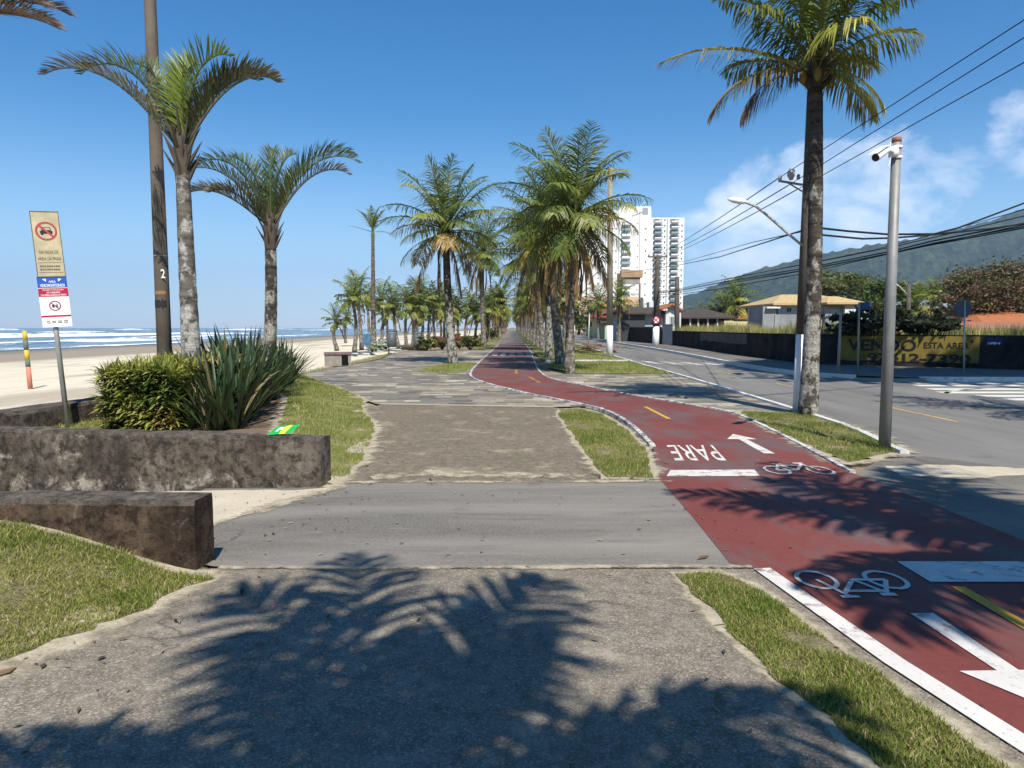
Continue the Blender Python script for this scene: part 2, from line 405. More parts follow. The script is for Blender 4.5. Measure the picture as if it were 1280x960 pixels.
def m_margin():
    t = Mt('sand_dusting', .95, .1); a = t.noise(5, 8, .7); b = t.noise(45, 4, .7); g = t.n('ShaderNodeSeparateColor', {0: t.attr()}).outputs[0]
    c = t.mix(t.ramp(a, [(.3, 0), (.7, 1)]), (.32, .27, .19), (.5, .44, .33)); c = t.mix(t.ramp(b, [(.4, 0), (.7, .7)]), c, (.2, .165, .11)); t.col(c); t.bump(b, .4, .01)
    k = t.math('ADD', g, t.math('MULTIPLY', t.math('SUBTRACT', t.math('ADD', t.math('MULTIPLY', a, .7), t.math('MULTIPLY', b, .3)), .5), 1.9))
    t.set(t.b.inputs['Alpha'], t.ramp(k, [(.4, 0), (.68, .95)])); return t.m
M_margin = m_margin()
M_land = m_sand('sandy_soil', (.24, .19, .125)); M_strip = m_sand('cement_joint', (.36, .31, .23))
M_earth = m_sand('brown_earth', (.17, .12, .08))

# land sheet (a little under everything laid on it) and beach
def grid_sheet(name, xs, ys, zf, mat, kind='structure', col=None):
    mb = MB(); idx = {}
    for i, x in enumerate(xs):
        for j, y in enumerate(ys):
            if col: mb.col = col(x, y)
            idx[i, j] = mb.vert((x, y, zf(x, y)))
    for i in range(len(xs) - 1):
        for j in range(len(ys) - 1): mb.face((idx[i, j], idx[i + 1, j], idx[i + 1, j + 1], idx[i, j + 1]))
    o = mb.build(name, mat, smooth=True); o['kind'] = kind; return o
def frange(a, b, n): return [a + (b - a) * i / n for i in range(n + 1)]
xs = frange(-7.75, -1, 40) + [0, 2, 5, 8, 12, 20, 40, 80, 200, 600, 3500]
ys = [-60, -30, -10, -3, 0] + frange(1, 9, 80) + frange(9.5, 27, 30) + [30, 40, 60, 100, 200, 500, 1500, 6000]
grid_sheet('ground', xs, ys, lambda x, y: height(x, y) - .035 - (.12 if x < -1.9 and y > 4.7 and y - 7.08 - .18 * max(0, -1.86 - x) < .06 else 0), M_land)
xs = [-120, -100, -90, -80, -72, -66, -60, -50, -40, -30, -22, -16, -12, -10, -9, -8.4, -7.9, -7.6, -7.3]
ys = [-60, -20, -5, 0, 2] + frange(3, 9, 14) + [10, 12, 15, 20, 25, 30, 40, 60, 100, 150, 250, 400, 700, 1200, 3000, 6000]
def beach_z(x, y):
    z = height(min(x, -7.6), 12 if y > 9 else (2 if y < 4 else y)) if x < -7.9 else -.3
    if y < 8.5 and x > -7.9: z = height(x, y) - .06
    return z - .01 + (.03 * nz(x, y, .5) if x < -9 else 0)
grid_sheet('beach', xs, ys, beach_z, M_beach)

# sea with real breaking crests
crest = [(-72, .12, 2.2, .5), (-80, .3, 2.6, .75), (-91, .45, 2.6, .55), (-106, .5, 3.2, .8), (-125, .55, 3.0, .62), (-150, .7, 3.6, .8), (-190, .9, 4.5, .72), (-250, 1.1, 6, .8), (-330, 1.3, 7, .75), (-430, 1.5, 9, .7), (-560, 1.7, 10, .6)]
def crest_at(x, y):
    z = 0; f = 0
    for i, (cx, h, w, fo) in enumerate(crest):
        c = cx + 9 * nz(0, y, .012, i * 7.3) * (1 + .004 * -cx) + 2.5 * nz(0, y, .06, i * 3.1)
        amp = max(0, .45 + 1.1 * nz(0, y, .011, i * 11.7 + 3)) if i else .8
        u = (x - c) / w; b = math.exp(-u * u) if u < 0 else math.exp(-u * u * 2.2)
        z += h * amp * b
        ff = amp * fo * (math.exp(-(u * .55) ** 2) if u > -.4 else math.exp(-((u + .4) * 1.6) ** 2))
        f = max(f, ff)
    return z, f
xs = []; x = -63.0
while x > -640: xs.append(x); x -= .55 + .009 * (-x - 63)
xs += [-800, -1200, -2500, -5500]
ys = []; y = -20.0
while y < 1500: ys.append(y); y += 1.6 + .02 * max(0, y)
ys += [2200, 4000, 6000]
xs.reverse()
cache = {(x, y): crest_at(x, y) for x in xs for y in ys}
grid_sheet('sea', xs, ys, lambda x, y: -1.27 + .12 * sm(-66, -63, x) * 0 + cache[x, y][0], M_sea, col=lambda x, y: (min(1, cache[x, y][1] + (.25 if x > -66.5 else 0)), 0, 0))

# ---------------------------------------------------------------- paved surfaces
PW = [(-3.4, -3), (-3.4, 1.5), (-3.2, 2.9), (-2.9, 3.65), (-2.4, 4.4), (-1.9, 4.60)]
PE = [(1.75, 4.60), (1.75, 3.8), (1.85, 3.0), (2.1, 2.45), (2.1, 1.2), (2.1, -3)]
surf('footpath', [p for p in PW] + PE, .004, M_path, .25)
surf('crossing_drive', [(-3.2, 4.8), (-2.0, 4.62), (1.3, 4.62), (2.3, 4.62), (2.3, 7.24), (-1.7, 7.2), (-1.9, 7.06), (-3.2, 7.3)], .006, M_cross, .22)
surf('apron', [(3.0, 4.0), (5.6, 4.0), (5.6, 8.2), (5.15, 8.75), (4.5, 8.55), (3.78, 7.7), (3.0, 7.6)], .003, M_apron)
surf('footpath', [(-1.75, 7.22), (1.62, 7.22), (1.66, 8.5), (1.66, 11), (1.55, 13.2), (.78, 14.2), (-2.72, 14.75), (-3.0, 13), (-2.6, 11), (-2.2, 8.8)], .004, M_path2, .3)
def sandy_line(pts, w, dz, seed):
    mb = MB(); rows = []; q = subdiv(pts, .08, False)
    for i, p in enumerate(q):
        t = (Vector(q[min(len(q) - 1, i + 1)]) - Vector(q[max(0, i - 1)])).normalized(); nr = Vector((-t.y, t.x)); k2 = .75 + .6 * nz(p[0], p[1], 1.5, seed); row = []
        for u, k in ((-1.3, 0), (-.45, .42), (-.12, .8), (.12, .8), (.45, .42), (1.3, 0)):
            x, y = p[0] + nr.x * w * u, p[1] + nr.y * w * u; mb.col = (max(0, k * k2),) * 3; row.append(mb.vert((x, y, height(x, y) + dz)))
        rows.append(row)
    for a, b in zip(rows, rows[1:]):
        for k in range(5): mb.face((a[k], b[k], b[k + 1], a[k + 1]))
    mb.build('sandy_joint', M_margin)['kind'] = 'structure'
sandy_line([(-1.95, 4.61), (-.5, 4.6), (1.05, 4.63), (1.6, 4.62)], .11, .0125, 3); sandy_line([(-1.8, 7.22), (-.9, 7.24), (0, 7.22), (1.7, 7.28)], .16, .0125, 5); sandy_line([(-1.5, 7.45), (-.9, 7.7), (.1, 7.6), (.95, 7.5)], .5, .0105, 8)
mb = MB(); ribbon([(-2.75, 14.78), (-1, 14.5), (.85, 14.25)], .26, .0115, mb); mb.build('cement_joint', M_strip)['kind'] = 'structure'

BL = [(2.0, -4), (1.97, 2.4)] + gl((1110, 828), (945, 712), (912, 705), (868, 650), (825, 600), (816, 559), (790, 532), (762, 515), (732, 507), (680, 497), (640, 488), (605, 479), (588, 472), (588, 465), (597, 455), (617, 437)) + [(-1.25, 70)]
BR = [(1.3, 70)] + gl((662, 437), (668, 452), (672, 462), (680, 470), (695, 475.5), (725, 481), (765, 490), (855, 505), (912, 515), (927, 521), (952, 532), (1000, 556), (1065, 592)) + [(3.83, 5.5), (3.95, 2), (4.0, -4)]
iL = 7
surf('cycle_path', BL + BR, .009, M_red)
surf('cycle_path', [(-1.25, 69.9), (-1.35, 110), (-1.3, 400), (1.3, 400), (1.3, 69.9)], .007, M_cross)
mb = MB()
ribbon([(1.99, -3), (1.97, 2.4)] + gl((1110, 830), (947, 713)), .115, .0145, mb, off=-.03)
mb.build('edge_line', M_white)['kind'] = 'structure'
def kerb_strip(name, pts, w, h, mat, side=0.0, seg=None):
    mb = MB(); L = []
    for i, p in enumerate(pts):
        a = Vector(pts[max(0, i - 1)]); b = Vector(pts[min(len(pts) - 1, i + 1)]); t = (b - a).normalized(); nr = Vector((-t.y, t.x)); p = Vector(p) + nr * side
        j = .012 * nz(p.x, p.y, 2.0, 3)
        L.append([mb.vert((*(p + nr * w / 2), -.02)), mb.vert((*(p + nr * (w / 2 - .015 + j)), h + j)), mb.vert((*(p - nr * (w / 2 - .015 - j)), h + j)), mb.vert((*(p - nr * w / 2), -.02))])
    for a, b in zip(L, L[1:]):
        for k in range(3): mb.face((a[k], a[k + 1], b[k + 1], b[k]))
    mb.face(L[0][::-1]); mb.face(L[-1])
    o = mb.build(name, mat); o['kind'] = 'structure'; return o
kerb_strip('kerb', subdiv(smooth(BL[7:]), .3, False), .1, .035, M_whiteworn)
kerb_strip('kerb', subdiv(smooth(BR[:-3]), .3, False), .09, .03, M_whiteworn)

# markings on the cycle path
mk = []
def marking(name, mb, mat=None): mb.build(name, mat or M_white)['kind'] = 'structure'
Z = .0145
mb = MB(); mb.poly([(*g2(833, 597), Z), (*g2(950, 596.5), Z), (*g2(943, 588.5), Z), (*g2(838, 589), Z)]); marking('stop_line', mb)
mb = MB(); mb.poly([(2.62, 4.33, Z), (3.75, 4.33, Z), (3.75, 4.72, Z), (2.62, 4.72, Z)]); marking('stop_line', mb)
mb = MB(); put_text(mb, 'PARE', (2.33, 8.95, Z), (-1, -.0, 0), (-.13, -1, 0), .62, 1.12, .005); marking('road_lettering', mb)
def arrow(c, d, L, w, hw, hl):
    mb = MB(); c = Vector(c); d = Vector(d).normalized(); n = Vector((-d.y, d.x)); mb2 = mb
    P = lambda u, v: (*(c + d * u + n * v), Z)
    mb.poly([P(-L / 2, -w / 2), P(L / 2 - hl, -w / 2 * .8), P(L / 2 - hl, w / 2 * .8), P(-L / 2, w / 2)])
    mb.poly([P(L / 2 - hl, -hw / 2), P(L / 2, 0), P(L / 2 - hl, hw / 2)]); marking('road_arrow', mb)
arrow((3.28, 9.7), (.03, 1), 1.65, .14, .44, .5)
arrow((2.3, 3.28), (.03, -1), 1.12, .13, .46, .46)
def bicycle(c, s, flip):
    mb = MB(); k = -1 if flip else 1; c = Vector((*c, Z)); ux = Vector((s * k, 0, 0)); uy = Vector((0, s * (1.75 if not flip else 1.35) * k, 0))
    P = lambda x, y: c + ux * x + uy * y
    for x in (-.52, .52): mb.ring(P(x, -.12), .235, .30, ux, uy, 26)
    def b(a, d, w=.065):
        for q in (mb.bar(a, d, w, ux, uy),): mb.poly([P(*p) for p in q])
    b((-.52, -.12), (-.25, .28)); b((-.32, .22), (.3, .22)); b((-.24, .24), (-.02, -.12)); b((-.52, -.12), (-.02, -.12)); b((-.02, -.12), (.36, .3)); b((.52, -.12), (.33, .38)); b((.2, .38), (.46, .38)); b((-.36, .32), (-.14, .32), .08)
    for i, v in enumerate(mb.v): mb.v[i] = (v[0], v[1], Z + .0004 * (i % 7))
    marking('bicycle_marking', mb)
bicycle((3.2, 7.92), .46, False); bicycle((2.14, 4.3), .42, True)
mb = MB()
for a, b in ((1.0, 4.25), (12.3, 14.2)): mb.poly([(2.70, a, Z), (2.78, a, Z), (2.78 if a < 5 else 2.72, b, Z), (2.7 if a < 5 else 2.64, b, Z)])
for p, q in (((735, 493), (713, 487)),):
    pass
marking('centre_line', mb, M_yellow); mb = MB()
for y in (20.5, 24.5, 29.5, 34.5, 50, 56, 62): mb.poly([(.0 + (.1 if y > 22 else .75), y, Z), (.1 + (.1 if y > 22 else .75), y, Z), (.1 + (.1 if y > 22 else .5), y + 2.4, Z), (.0 + (.1 if y > 22 else .5), y + 2.4, Z)])
marking('centre_line', mb, m_marking('worn_yellow', (.5, .28, .05), (.15, .085, .06), .5))
mb = MB()
for y in (40.2, 43.2):
    for i in range(5): mb.poly([(-1.15 + i * .5, y, Z), (-.85 + i * .5, y, Z), (-.85 + i * .5, y + 1.5, Z), (-1.15 + i * .5, y + 1.5, Z)])
marking('crossing_marking', mb, M_whiteworn)

# slate paving, both sides of the cycle path
surf('paving', [(-2.85, 14.8), (.9, 14.2)] + gl((735, 508), (680, 497.5), (640, 488.5), (605, 479.5), (586, 472), (586, 465), (596, 455), (616, 437)) + [(-1.3, 100), (-9, 100), (-8.5, 55), (-7.5, 45), (-6.6, 36), (-6.9, 30), (-7.3, 26), (-7.2, 24.2), (-5.7, 21), (-4.1, 17.7), (-3.1, 15.3)], .006, M_pave)
surf('paving', gl((680, 470), (725, 481), (765, 490), (855, 505), (927, 520)) + [(5.42, 13.6), (5.5, 14.5), (5.55, 24.2), (2.1, 24.6)], .005, M_pave)
# sandy margins and lawns
def lawn(poly, sandw=.16, dz=.013, blades=0, hb=.05, seed=1, step=None, amp=.05, sand=True, patch=.0, name='lawn', mat=None):
    cx = sum(p[0] for p in poly) / len(poly); cy = sum(p[1] for p in poly) / len(poly)
    if sand:
        q = subdiv(poly, .06); n = len(q); mb = MB(); rows = []
        ar = sum(q[i - 1][0] * q[i][1] - q[i][0] * q[i - 1][1] for i in range(n)); so = 1 if ar > 0 else -1
        for i, p in enumerate(q):
            t = (Vector(q[(i + 3) % n]) - Vector(q[i - 3])).normalized(); nr = Vector((t.y, -t.x)) * so; row = []
            wv = 1.0 + .55 * nz(p[0], p[1], 1.7, seed) + .3 * nz(p[0], p[1], 6, seed + 1)
            for u, k in ((-1.1, .95), (.1, .85), (.6, .5), (1.15, .25), (1.9, 0.0)):
                x = p[0] + nr.x * sandw * u * wv; y = p[1] + nr.y * sandw * u * wv; mb.col = (k, k, k); row.append(mb.vert((x, y, height(x, y) + dz - .0025)))
            rows.append(row)
        for i in range(n):
            a = rows[i]; b = rows[(i + 1) % n]
            for k in range(4): mb.face((a[k], a[k + 1], b[k + 1], b[k]) if so > 0 else (a[k], b[k], b[k + 1], a[k + 1]))
        mb.build('sandy_margin', M_margin)['kind'] = 'structure'
    e = rough_edge(poly, amp, .08, seed + 3)
    surf(name, e, dz, mat or M_lawn, step)
    if blades: grass(e, blades, hb, seed, patch, dz)
def grass(poly, n, hb, seed, patch=0.0, dz=.01, yellow=.35):
    r = random.Random(seed); mb = MB()
    xs = [p[0] for p in poly]; ys = [p[1] for p in poly]; k = 0; tries = 0
    while k < n and tries < n * 8:
        tries += 1; x = r.uniform(min(xs), max(xs)); y = r.uniform(min(ys), max(ys))
        x += .02 * r.gauss(0, 1); y += .02 * r.gauss(0, 1)
        if not inside((x, y), poly): continue
        d = nz(x, y, 1.3, seed) + .6 * nz(x, y, 4.5, seed + 2)
        if d < -.28 + patch + r.uniform(-.12, .12): continue
        k += 1; h = hb * r.uniform(.5, 1.35) * (1 + .5 * d); a = r.uniform(0, 6.283); w = hb * r.uniform(.05, .1)
        lx = hb * r.gauss(0, .55); ly = hb * r.gauss(0, .55); z = height(x, y) + dz - .004
        q = max(0, min(1, .5 + d * .9 + r.gauss(0, .2)))
        dry = r.random() < yellow * (1 - q * .7)
        g = (.42, .36, .17) if dry else (.14 + .10 * (1 - q), .19 + .06 * (1 - q), .03 + .025 * (1 - q))
        s = r.uniform(.75, 1.25); mb.col = tuple(c * s for c in g)
        ca, sa = math.cos(a) * w, math.sin(a) * w
        i = mb.vert((x - ca, y - sa, z)); mb.vert((x + ca, y + sa, z)); mb.vert((x + lx * .35 + ca * .7, y + ly * .35 + sa * .7, z + h * .6)); mb.vert((x + lx * .35 - ca * .7, y + ly * .35 - sa * .7, z + h * .6)); mb.vert((x + lx, y + ly, z + h))
        mb.face((i, i + 1, i + 2, i + 3)); mb.face((i + 3, i + 2, i + 4))
    mb.build('grass', M_blade)['kind'] = 'stuff'
lawn([(-4.3, .8), (-2.75, .8), (-2.62, 2.0), (-2.55, 2.75), (-2.3, 3.3), (-2.12, 3.75), (-1.98, 4.2), (-1.9, 4.42), (-4.3, 4.5)], .2, .013, 95000, .036, 3, .1, .09, patch=-.75, mat=M_thatch)
lawn([(1.5, -1), (1.83, -1), (1.8, 2.4), (1.6, 3.6), (1.46, 4.3), (1.33, 4.5), (1.06, 4.5), (1.1, 4.0), (1.22, 3.1), (1.35, 2.3)], .12, .013, 50000, .03, 11, None, .06, patch=.0, mat=M_thatch)
lawn([(1.0, 7.45), (1.5, 7.45)] + gl((806, 562), (780, 536), (752, 519), (722, 511), (700, 512)) + [(.86, 12.6), (.92, 10), (.96, 8.3)], .16, .013, 24000, .036, 21, None, .05, patch=-.1, mat=M_thatch)
BEDG = [(-1.8, 7.12), (-1.83, 8.6), (-2.05, 10.2), (-2.25, 11.5), (-2.9, 13.6), (-3.35, 15.8), (-4.1, 17.6), (-5.6, 20.8), (-7.2, 24), (-7.3, 20), (-5.9, 17.2), (-4.6, 14.5), (-3.8, 11.7), (-3.15, 9.3), (-2.75, 7.45), (-2.1, 7.3)]
surf('planting_bed', [(-2.0, 7.33), (-2.5, 11), (-4.4, 17.2), (-6.9, 24), (-7.0, 24), (-7.05, 8.2), (-5.7, 7.95), (-3.8, 7.6)], .0, M_earth, .4)
lawn(BEDG, .2, .013, 16000, .05, 31, .3, .07, patch=-.06)
lawn([(-6.7, 8.5), (-5.6, 8.4), (-5.7, 12), (-6.75, 12)], .05, .012, 3500, .05, 37, .3, .05, sand=False)
TP = [(3.98, 8.3), (4.6, 8.75), (5.0, 9.0), (5.2, 9.6), (5.4, 11.2), (5.45, 13.1), (4.35, 13.35), (4.2, 12.6), (4.12, 11), (4.02, 9.6)]
lawn(TP, .26, .016, 12000, .045, 41, None, .09, patch=.05, mat=M_thatch)
lawn([(2.35, 24.7), (5.55, 24.4), (5.55, 33.4), (1.9, 33.4), (1.42, 28)], .05, .012, 9000, .07, 51, None, .08, sand=False)
lawn([(1.45, 34.2), (5.6, 34.2), (6.0, 60), (1.45, 60)], .05, .012, 6000, .09, 53, None, .08, sand=False)
lawn([(1.45, 64), (6.2, 64), (6.6, 160), (1.45, 160)], .05, .012, 0, .09, 54, None, .1, sand=False)
mb = MB(); mb.box((3.6, 33.8, .02), (4.0, .12, .1)); mb.box((5.6, 33.8, .02), (.12, 1.0, .1)); mb.build('kerb', M_kerb)['kind'] = 'structure'
lawn([(-3.7, 25.6), (-1.9, 24.6), (-1.55, 28), (-1.6, 31.8), (-2.8, 32.6)], .06, .012, 3500, .06, 61, None, .07, sand=False)
lawn([(-3.2, 52), (-1.5, 52), (-1.5, 60), (-3.2, 60)], .06, .012, 600, .08, 63, None, .07, sand=False)
lawn([(-7.1, 24.2), (-7.0, 30), (-6.7, 36), (-7.6, 45), (-9.5, 56), (-9.5, 30), (-9.0, 24.5)], .1, .012, 4000, .06, 65, None, .1, sand=False)
lawn([(-3.4, 62), (-1.6, 62), (-1.7, 160), (-16, 160), (-11, 70), (-6.5, 60)], .1, .010, 2500, .12, 66, None, .1, sand=False)

# road, kerbs, sidewalk
RL = [(5.15, -30), (5.12, 8.4), (5.02, 8.85), (5.12, 9.5), (5.42, 11.0), (5.5, 12.7), (5.55, 15), (5.65, 20), (5.65, 34), (5.9, 45), (6.3, 60), (6.7, 120), (7.0, 400)]
RR = [(11.4, 400), (11.0, 120), (10.6, 60), (10.3, 45), (9.85, 36), (9.55, 30), (9.5, 26), (9.75, 24), (10.2, 22.9), (11.0, 21.6), (12.2, 20.95), (16, 20.9), (60, 20.9), (60, 11), (20, 11), (14, 9.5), (11, 5), (10.5, -30)]
surf('road', RL + RR, -.004, M_road)
kerb_strip('kerb', subdiv(smooth(RL[2:], 1), .4, False), .13, .05, M_kerb, .06)
KR = smooth([(11.4, 400), (11.0, 120), (10.6, 60), (10.3, 45), (9.85, 36), (9.55, 30), (9.5, 26), (9.75, 24), (10.15, 23.0), (10.7, 22.0)], 2)
kerb_strip('kerb', subdiv(KR, .6, False), .2, .14, M_kerb, -.1)
kerb_strip('kerb', subdiv([(12.15, 21.05), (12.8, 20.9), (16, 20.9), (60, 20.9)], .6, False), .22, .14, M_kerb, .1)
WB = [(13.9, 62), (12.9, 47), (12.3, 39), (12.15, 31), (12.75, 28.9), (14.5, 27.55), (17, 25.9), (22, 22.6)]
surf('sidewalk', [(11.4, 400), (11.0, 120), (10.6, 60), (10.3, 45), (9.85, 36), (9.55, 30), (9.5, 26), (9.75, 24), (10.2, 22.9), (10.9, 21.8), (12.2, 21.0), (12.8, 20.92), (60, 20.92), (60, 22.4), (22, 22.5), (17, 25.95), (12.75, 29), (12.2, 31), (12.4, 39), (13.0, 47), (14.2, 62), (15, 120), (16, 400)], .115, M_walk)
mb = MB(); mb.poly([(10.05, 22.15, .002), (11.95, 20.3, .002), (12.35, 21.1, .118), (10.35, 23.0, .118)]); mb.build('kerb_ramp', simple('ramp_concrete', (.34, .29, .2), .9, .2, 2))['kind'] = 'structure'
mb = MB()
for a in (0, 1): mb.box((9.50 - .045 + a * 0, 25.3 + a * .75, .06), (.05, .5, .09))
mb.build('drain_inlet', Mt('drain_dark', .9, .1, (.01, .01, .01)).m)['kind'] = 'structure'
mb = MB()
for x, y in ((11.6, 20.45), (11.2, 19.6), (10.9, 18.45), (10.6, 17.5), (11.0, 16.6), (11.1, 15.8)): mb.poly([(x, y - .24, 0), (x + 8, y - .24, 0), (x + 8, y + .24, 0), (x, y + .24, 0)])
ribbon(smooth([(10.6, 17.3), (11.3, 18.1), (12.6, 18.75)]), .12, .0, mb)
marking('crossing_marking', mb, m_marking('pale_crossing', (.68, .66, .58), (.25, .23, .21), .6))
mb = MB()
for i in range(5): mb.poly([(6.15 + i * .8, 34.2 - i * .55, .0), (6.55 + i * .8, 33.9 - i * .55, .0), (6.75 + i * .8, 31.3 - i * .55, .0), (6.3 + i * .8, 31.6 - i * .55, .0)])
marking('crossing_marking', mb, M_whiteworn)
mb = MB()
for y in range(12, 130, 6):
    c = 7.55 + (.0 if y < 30 else (y - 30) * .03); mb.poly([(c, y, .0), (c + .09, y, .0), (c + .09 + .02, y + 2.4, .0), (c + .02, y + 2.4, .0)])
marking('centre_line', mb, m_marking('faded_yellow', (.55, .36, .1), (.22, .19, .15), .54))
mb = MB(); mb.poly([(x, y, .0065) for x, y in rough_edge([(4.2, 7.55), (4.8, 7.4), (5.5, 7.55), (6.0, 7.85), (5.6, 8.05), (4.9, 8.2), (4.3, 8.1)], .09, .08, 77)]); mb.build('sand_patch', M_sandedge)['kind'] = 'structure'
lawn_s = 1
sandy_line([(-1.66, 6.99), (-1.72, 6.98), (-2.1, 6.5), (-2.5, 5.8), (-2.7, 5.2), (-2.72, 4.9)], .3, .0135, 12)
surf('sand_drift', rough_edge([(-8, 7.9), (-4, 7.3), (-2.3, 7.02), (-1.72, 6.98), (-2.1, 6.5), (-2.5, 5.8), (-2.7, 5.2), (-2.75, 4.85), (-8, 4.85)], .07, .1, 79), .012, M_sandedge, .1)
# ---------------------------------------------------------------- palms
M_palm = m_leaf('palm_leaf', .45, .2); M_tri = m_leaf('stiff_palm_leaf', .4, .2)
M_broad = m_leaf('broad_leaf', .6, .25, .25); M_sword = m_leaf('sword_leaf', .38, .12, .45)
M_tr_dark = m_trunk('palm_bark_dark', (.024, .02, .017), (.085, .07, .056), (.36, .34, .29), .49, 3.6, 1.8)
M_tr_pale = m_trunk('palm_bark_lichen', (.055, .047, .04), (.16, .14, .115), (.42, .41, .36), .49, 3.0, 1.6, .5)
M_tr_rowm = m_trunk('palm_bark_row', (.05, .042, .034), (.17, .145, .115), (.34, .315, .265), .53, 2.2, 1.5, .9)
M_tr_mid = m_trunk('palm_bark_grey', (.05, .042, .036), (.15, .13, .105), (.28, .255, .21), .5, 3.5, 2.5, .9)
UP = Vector((0, 0, 1))
def frond(mb, o, az, el, L, bend, n, ll, w, cols, lift=-.1, droop=.5, r=None, dead=False, side=0.0, petiole=.12, pw=2.0, comb=1.0, fw=(28, 38)):
    r = r or rnd; a = az; pts = []; N = 14; p = Vector(o)
    for i in range(N + 1):
        t = i / N; e = el - bend * t ** pw; a2 = a + side * t * t
        pts.append(p.copy()); p = p + Vector((math.cos(a2) * math.cos(e), math.sin(a2) * math.cos(e), math.sin(e))) * (L / N)
    base, tip, dry = cols
    mb.col = tuple(b * .9 + .03 for b in base); mb.tube(pts, [.034 * (1 - i / N) ** .8 * (L / 2.6) + .005 for i in range(N + 1)], 4, False)
    hang = Vector((0, 0, -1))
    for i in range(n):
        t = petiole + (1 - petiole) * (i + r.random() * .6) / n
        if r.random() < (.09 if not dead else .25): continue
        k = min(N - 1, int(t * N)); f = t * N - k; q = pts[k].lerp(pts[k + 1], f); T = (pts[k + 1] - pts[k]).normalized()
        S = T.cross(UP);
        if S.length < .15: S = Vector((math.sin(a), -math.cos(a), 0))
        S.normalize(); Nn = S.cross(T)
        prof = (.35 + .65 * math.sin(math.pi * min(1, (t - petiole) / (1 - petiole) * .8 + .16))) * (1 if t < .85 else 1 - (t - .85) * 3.2)
        for sg in (1, -1):
            l = ll * prof * r.uniform(.72, 1.14); ph = rad(fw[0] + fw[1] * t + r.gauss(0, 8))
            d = (S * sg * math.cos(ph) + T * math.sin(ph) * comb + Nn * (lift + r.uniform(-.1, .1))).normalized()
            if dead: d = (d * .35 + hang * 1.0 + T * .4).normalized()
            d2 = (d + hang * (droop * r.uniform(.6, 1.4))).normalized(); d3 = (d2 + hang * droop * .7).normalized()
            wv = (d.cross(Nn)).normalized() * w * .5 * r.uniform(.8, 1.15); wv = (wv + Nn * w * .25 * sg).normalized() * w * .5
            m = max(0, min(1, (t - .55) * 1.6 + r.gauss(0, .16))); s = r.uniform(.75, 1.25)
            cc = [b + (x - b) * m for b, x in zip(base, tip)]
            cb = tuple(c * s for c in cc); dm = 1 if r.random() < .22 + .3 * m else .25
            ct = tuple((c + (y - c) * dm) * s for c, y in zip(cc, dry))
            q1 = q + d * l * .42; q2 = q1 + d2 * l * .36; q3 = q2 + d3 * l * .22
            mb.col = cb; i0 = mb.vert(q - wv * .55); mb.vert(q + wv * .55); mb.vert(q1 + wv); mb.vert(q1 - wv)
            mb.vert(q2 + wv * .75); mb.vert(q2 - wv * .75); mb.col = ct; mb.vert(q3)
            mb.face((i0, i0 + 1, i0 + 2, i0 + 3)); mb.face((i0 + 3, i0 + 2, i0 + 4, i0 + 5)); mb.face((i0 + 5, i0 + 4, i0 + 6))
GREENY = ((.13, .18, .03), (.21, .24, .045), (.32, .26, .08))
GREEN = ((.075, .115, .018), (.15, .18, .03), (.26, .21, .07))
OLIVE = ((.19, .2, .03), (.36, .31, .055), (.36, .25, .09))
YELLOW = ((.33, .27, .045), (.38, .26, .06), (.3, .17, .07))
BROWN = ((.24, .145, .065), (.27, .165, .08), (.3, .2, .11))
def mixc(a, b, t): return tuple(tuple(x + (y - x) * t for x, y in zip(p, q)) for p, q in zip(a, b))
def coco_crown(seed, nf=24, L=2.6, n=44, ll=.68, w=.04, dead=3, spread=1.0, el_lo=-25, sick=.15):
    r = random.Random(seed); mb = MB()
    mb.col = (.055, .042, .03)
    mb.tube([(0, 0, -.4), (0, 0, -.1), (0, 0, .2), (0, 0, .45)], [.115, .14, .11, .04], 9)
    for k in range(22):
        a = k * 2.4; z = -.4 + .03 * k; c = Vector((math.cos(a) * .1, math.sin(a) * .1, z)); g = r.uniform(.5, 1.3); mb.col = (.085 * g, .065 * g, .042 * g)
        mb.tube([c, c + Vector((math.cos(a) * .12, math.sin(a) * .12, .12)), c + Vector((math.cos(a) * .26, math.sin(a) * .26, .2 + .1 * r.random()))], [.06, .045, .012], 5)
    for i in range(nf):
        age = (i + .5) / nf; az = i * 2.39996 + r.uniform(-.25, .25); el = rad(84 + (el_lo - 84) * age ** 1.15 + r.uniform(-9, 9))
        cols = mixc(GREENY, GREEN, min(1, age * 2.2)) if age < .5 else mixc(GREEN, OLIVE, (age - .5) * 1.6 * r.random())
        if age > .6 and r.random() < sick: cols = mixc(YELLOW, BROWN, r.random() * .6)
        elif r.random() < .32: cols = mixc(cols, OLIVE, .7)
        LL = L * (.78 + .3 * math.sin(math.pi * min(1, age + .2))) * r.uniform(.9, 1.08)
        o = Vector((math.cos(az) * .1, math.sin(az) * .1, .25 - .4 * age))
        frond(mb, o, az, el, LL, rad(22 + 40 * math.sin(math.pi * (.05 + .6 * age)) + r.uniform(-14, 14)), n, ll, w, cols, .1 - .35 * age, .3 + .8 * age, r, side=r.uniform(-.6, .6), pw=1.7, fw=(16, 30))
    for i in range(dead):
        az = r.uniform(0, 6.28); frond(mb, (math.cos(az) * .14, math.sin(az) * .14, -.25), az, rad(r.uniform(-66, -38)), L * r.uniform(.7, .98), rad(r.uniform(30, 50)), int(n * .8), ll * .9, w * .9, mixc(BROWN, OLIVE, r.random() * .35), -.4, .9, r, True, pw=.6)
    return mb.mesh('crown', M_palm, False)
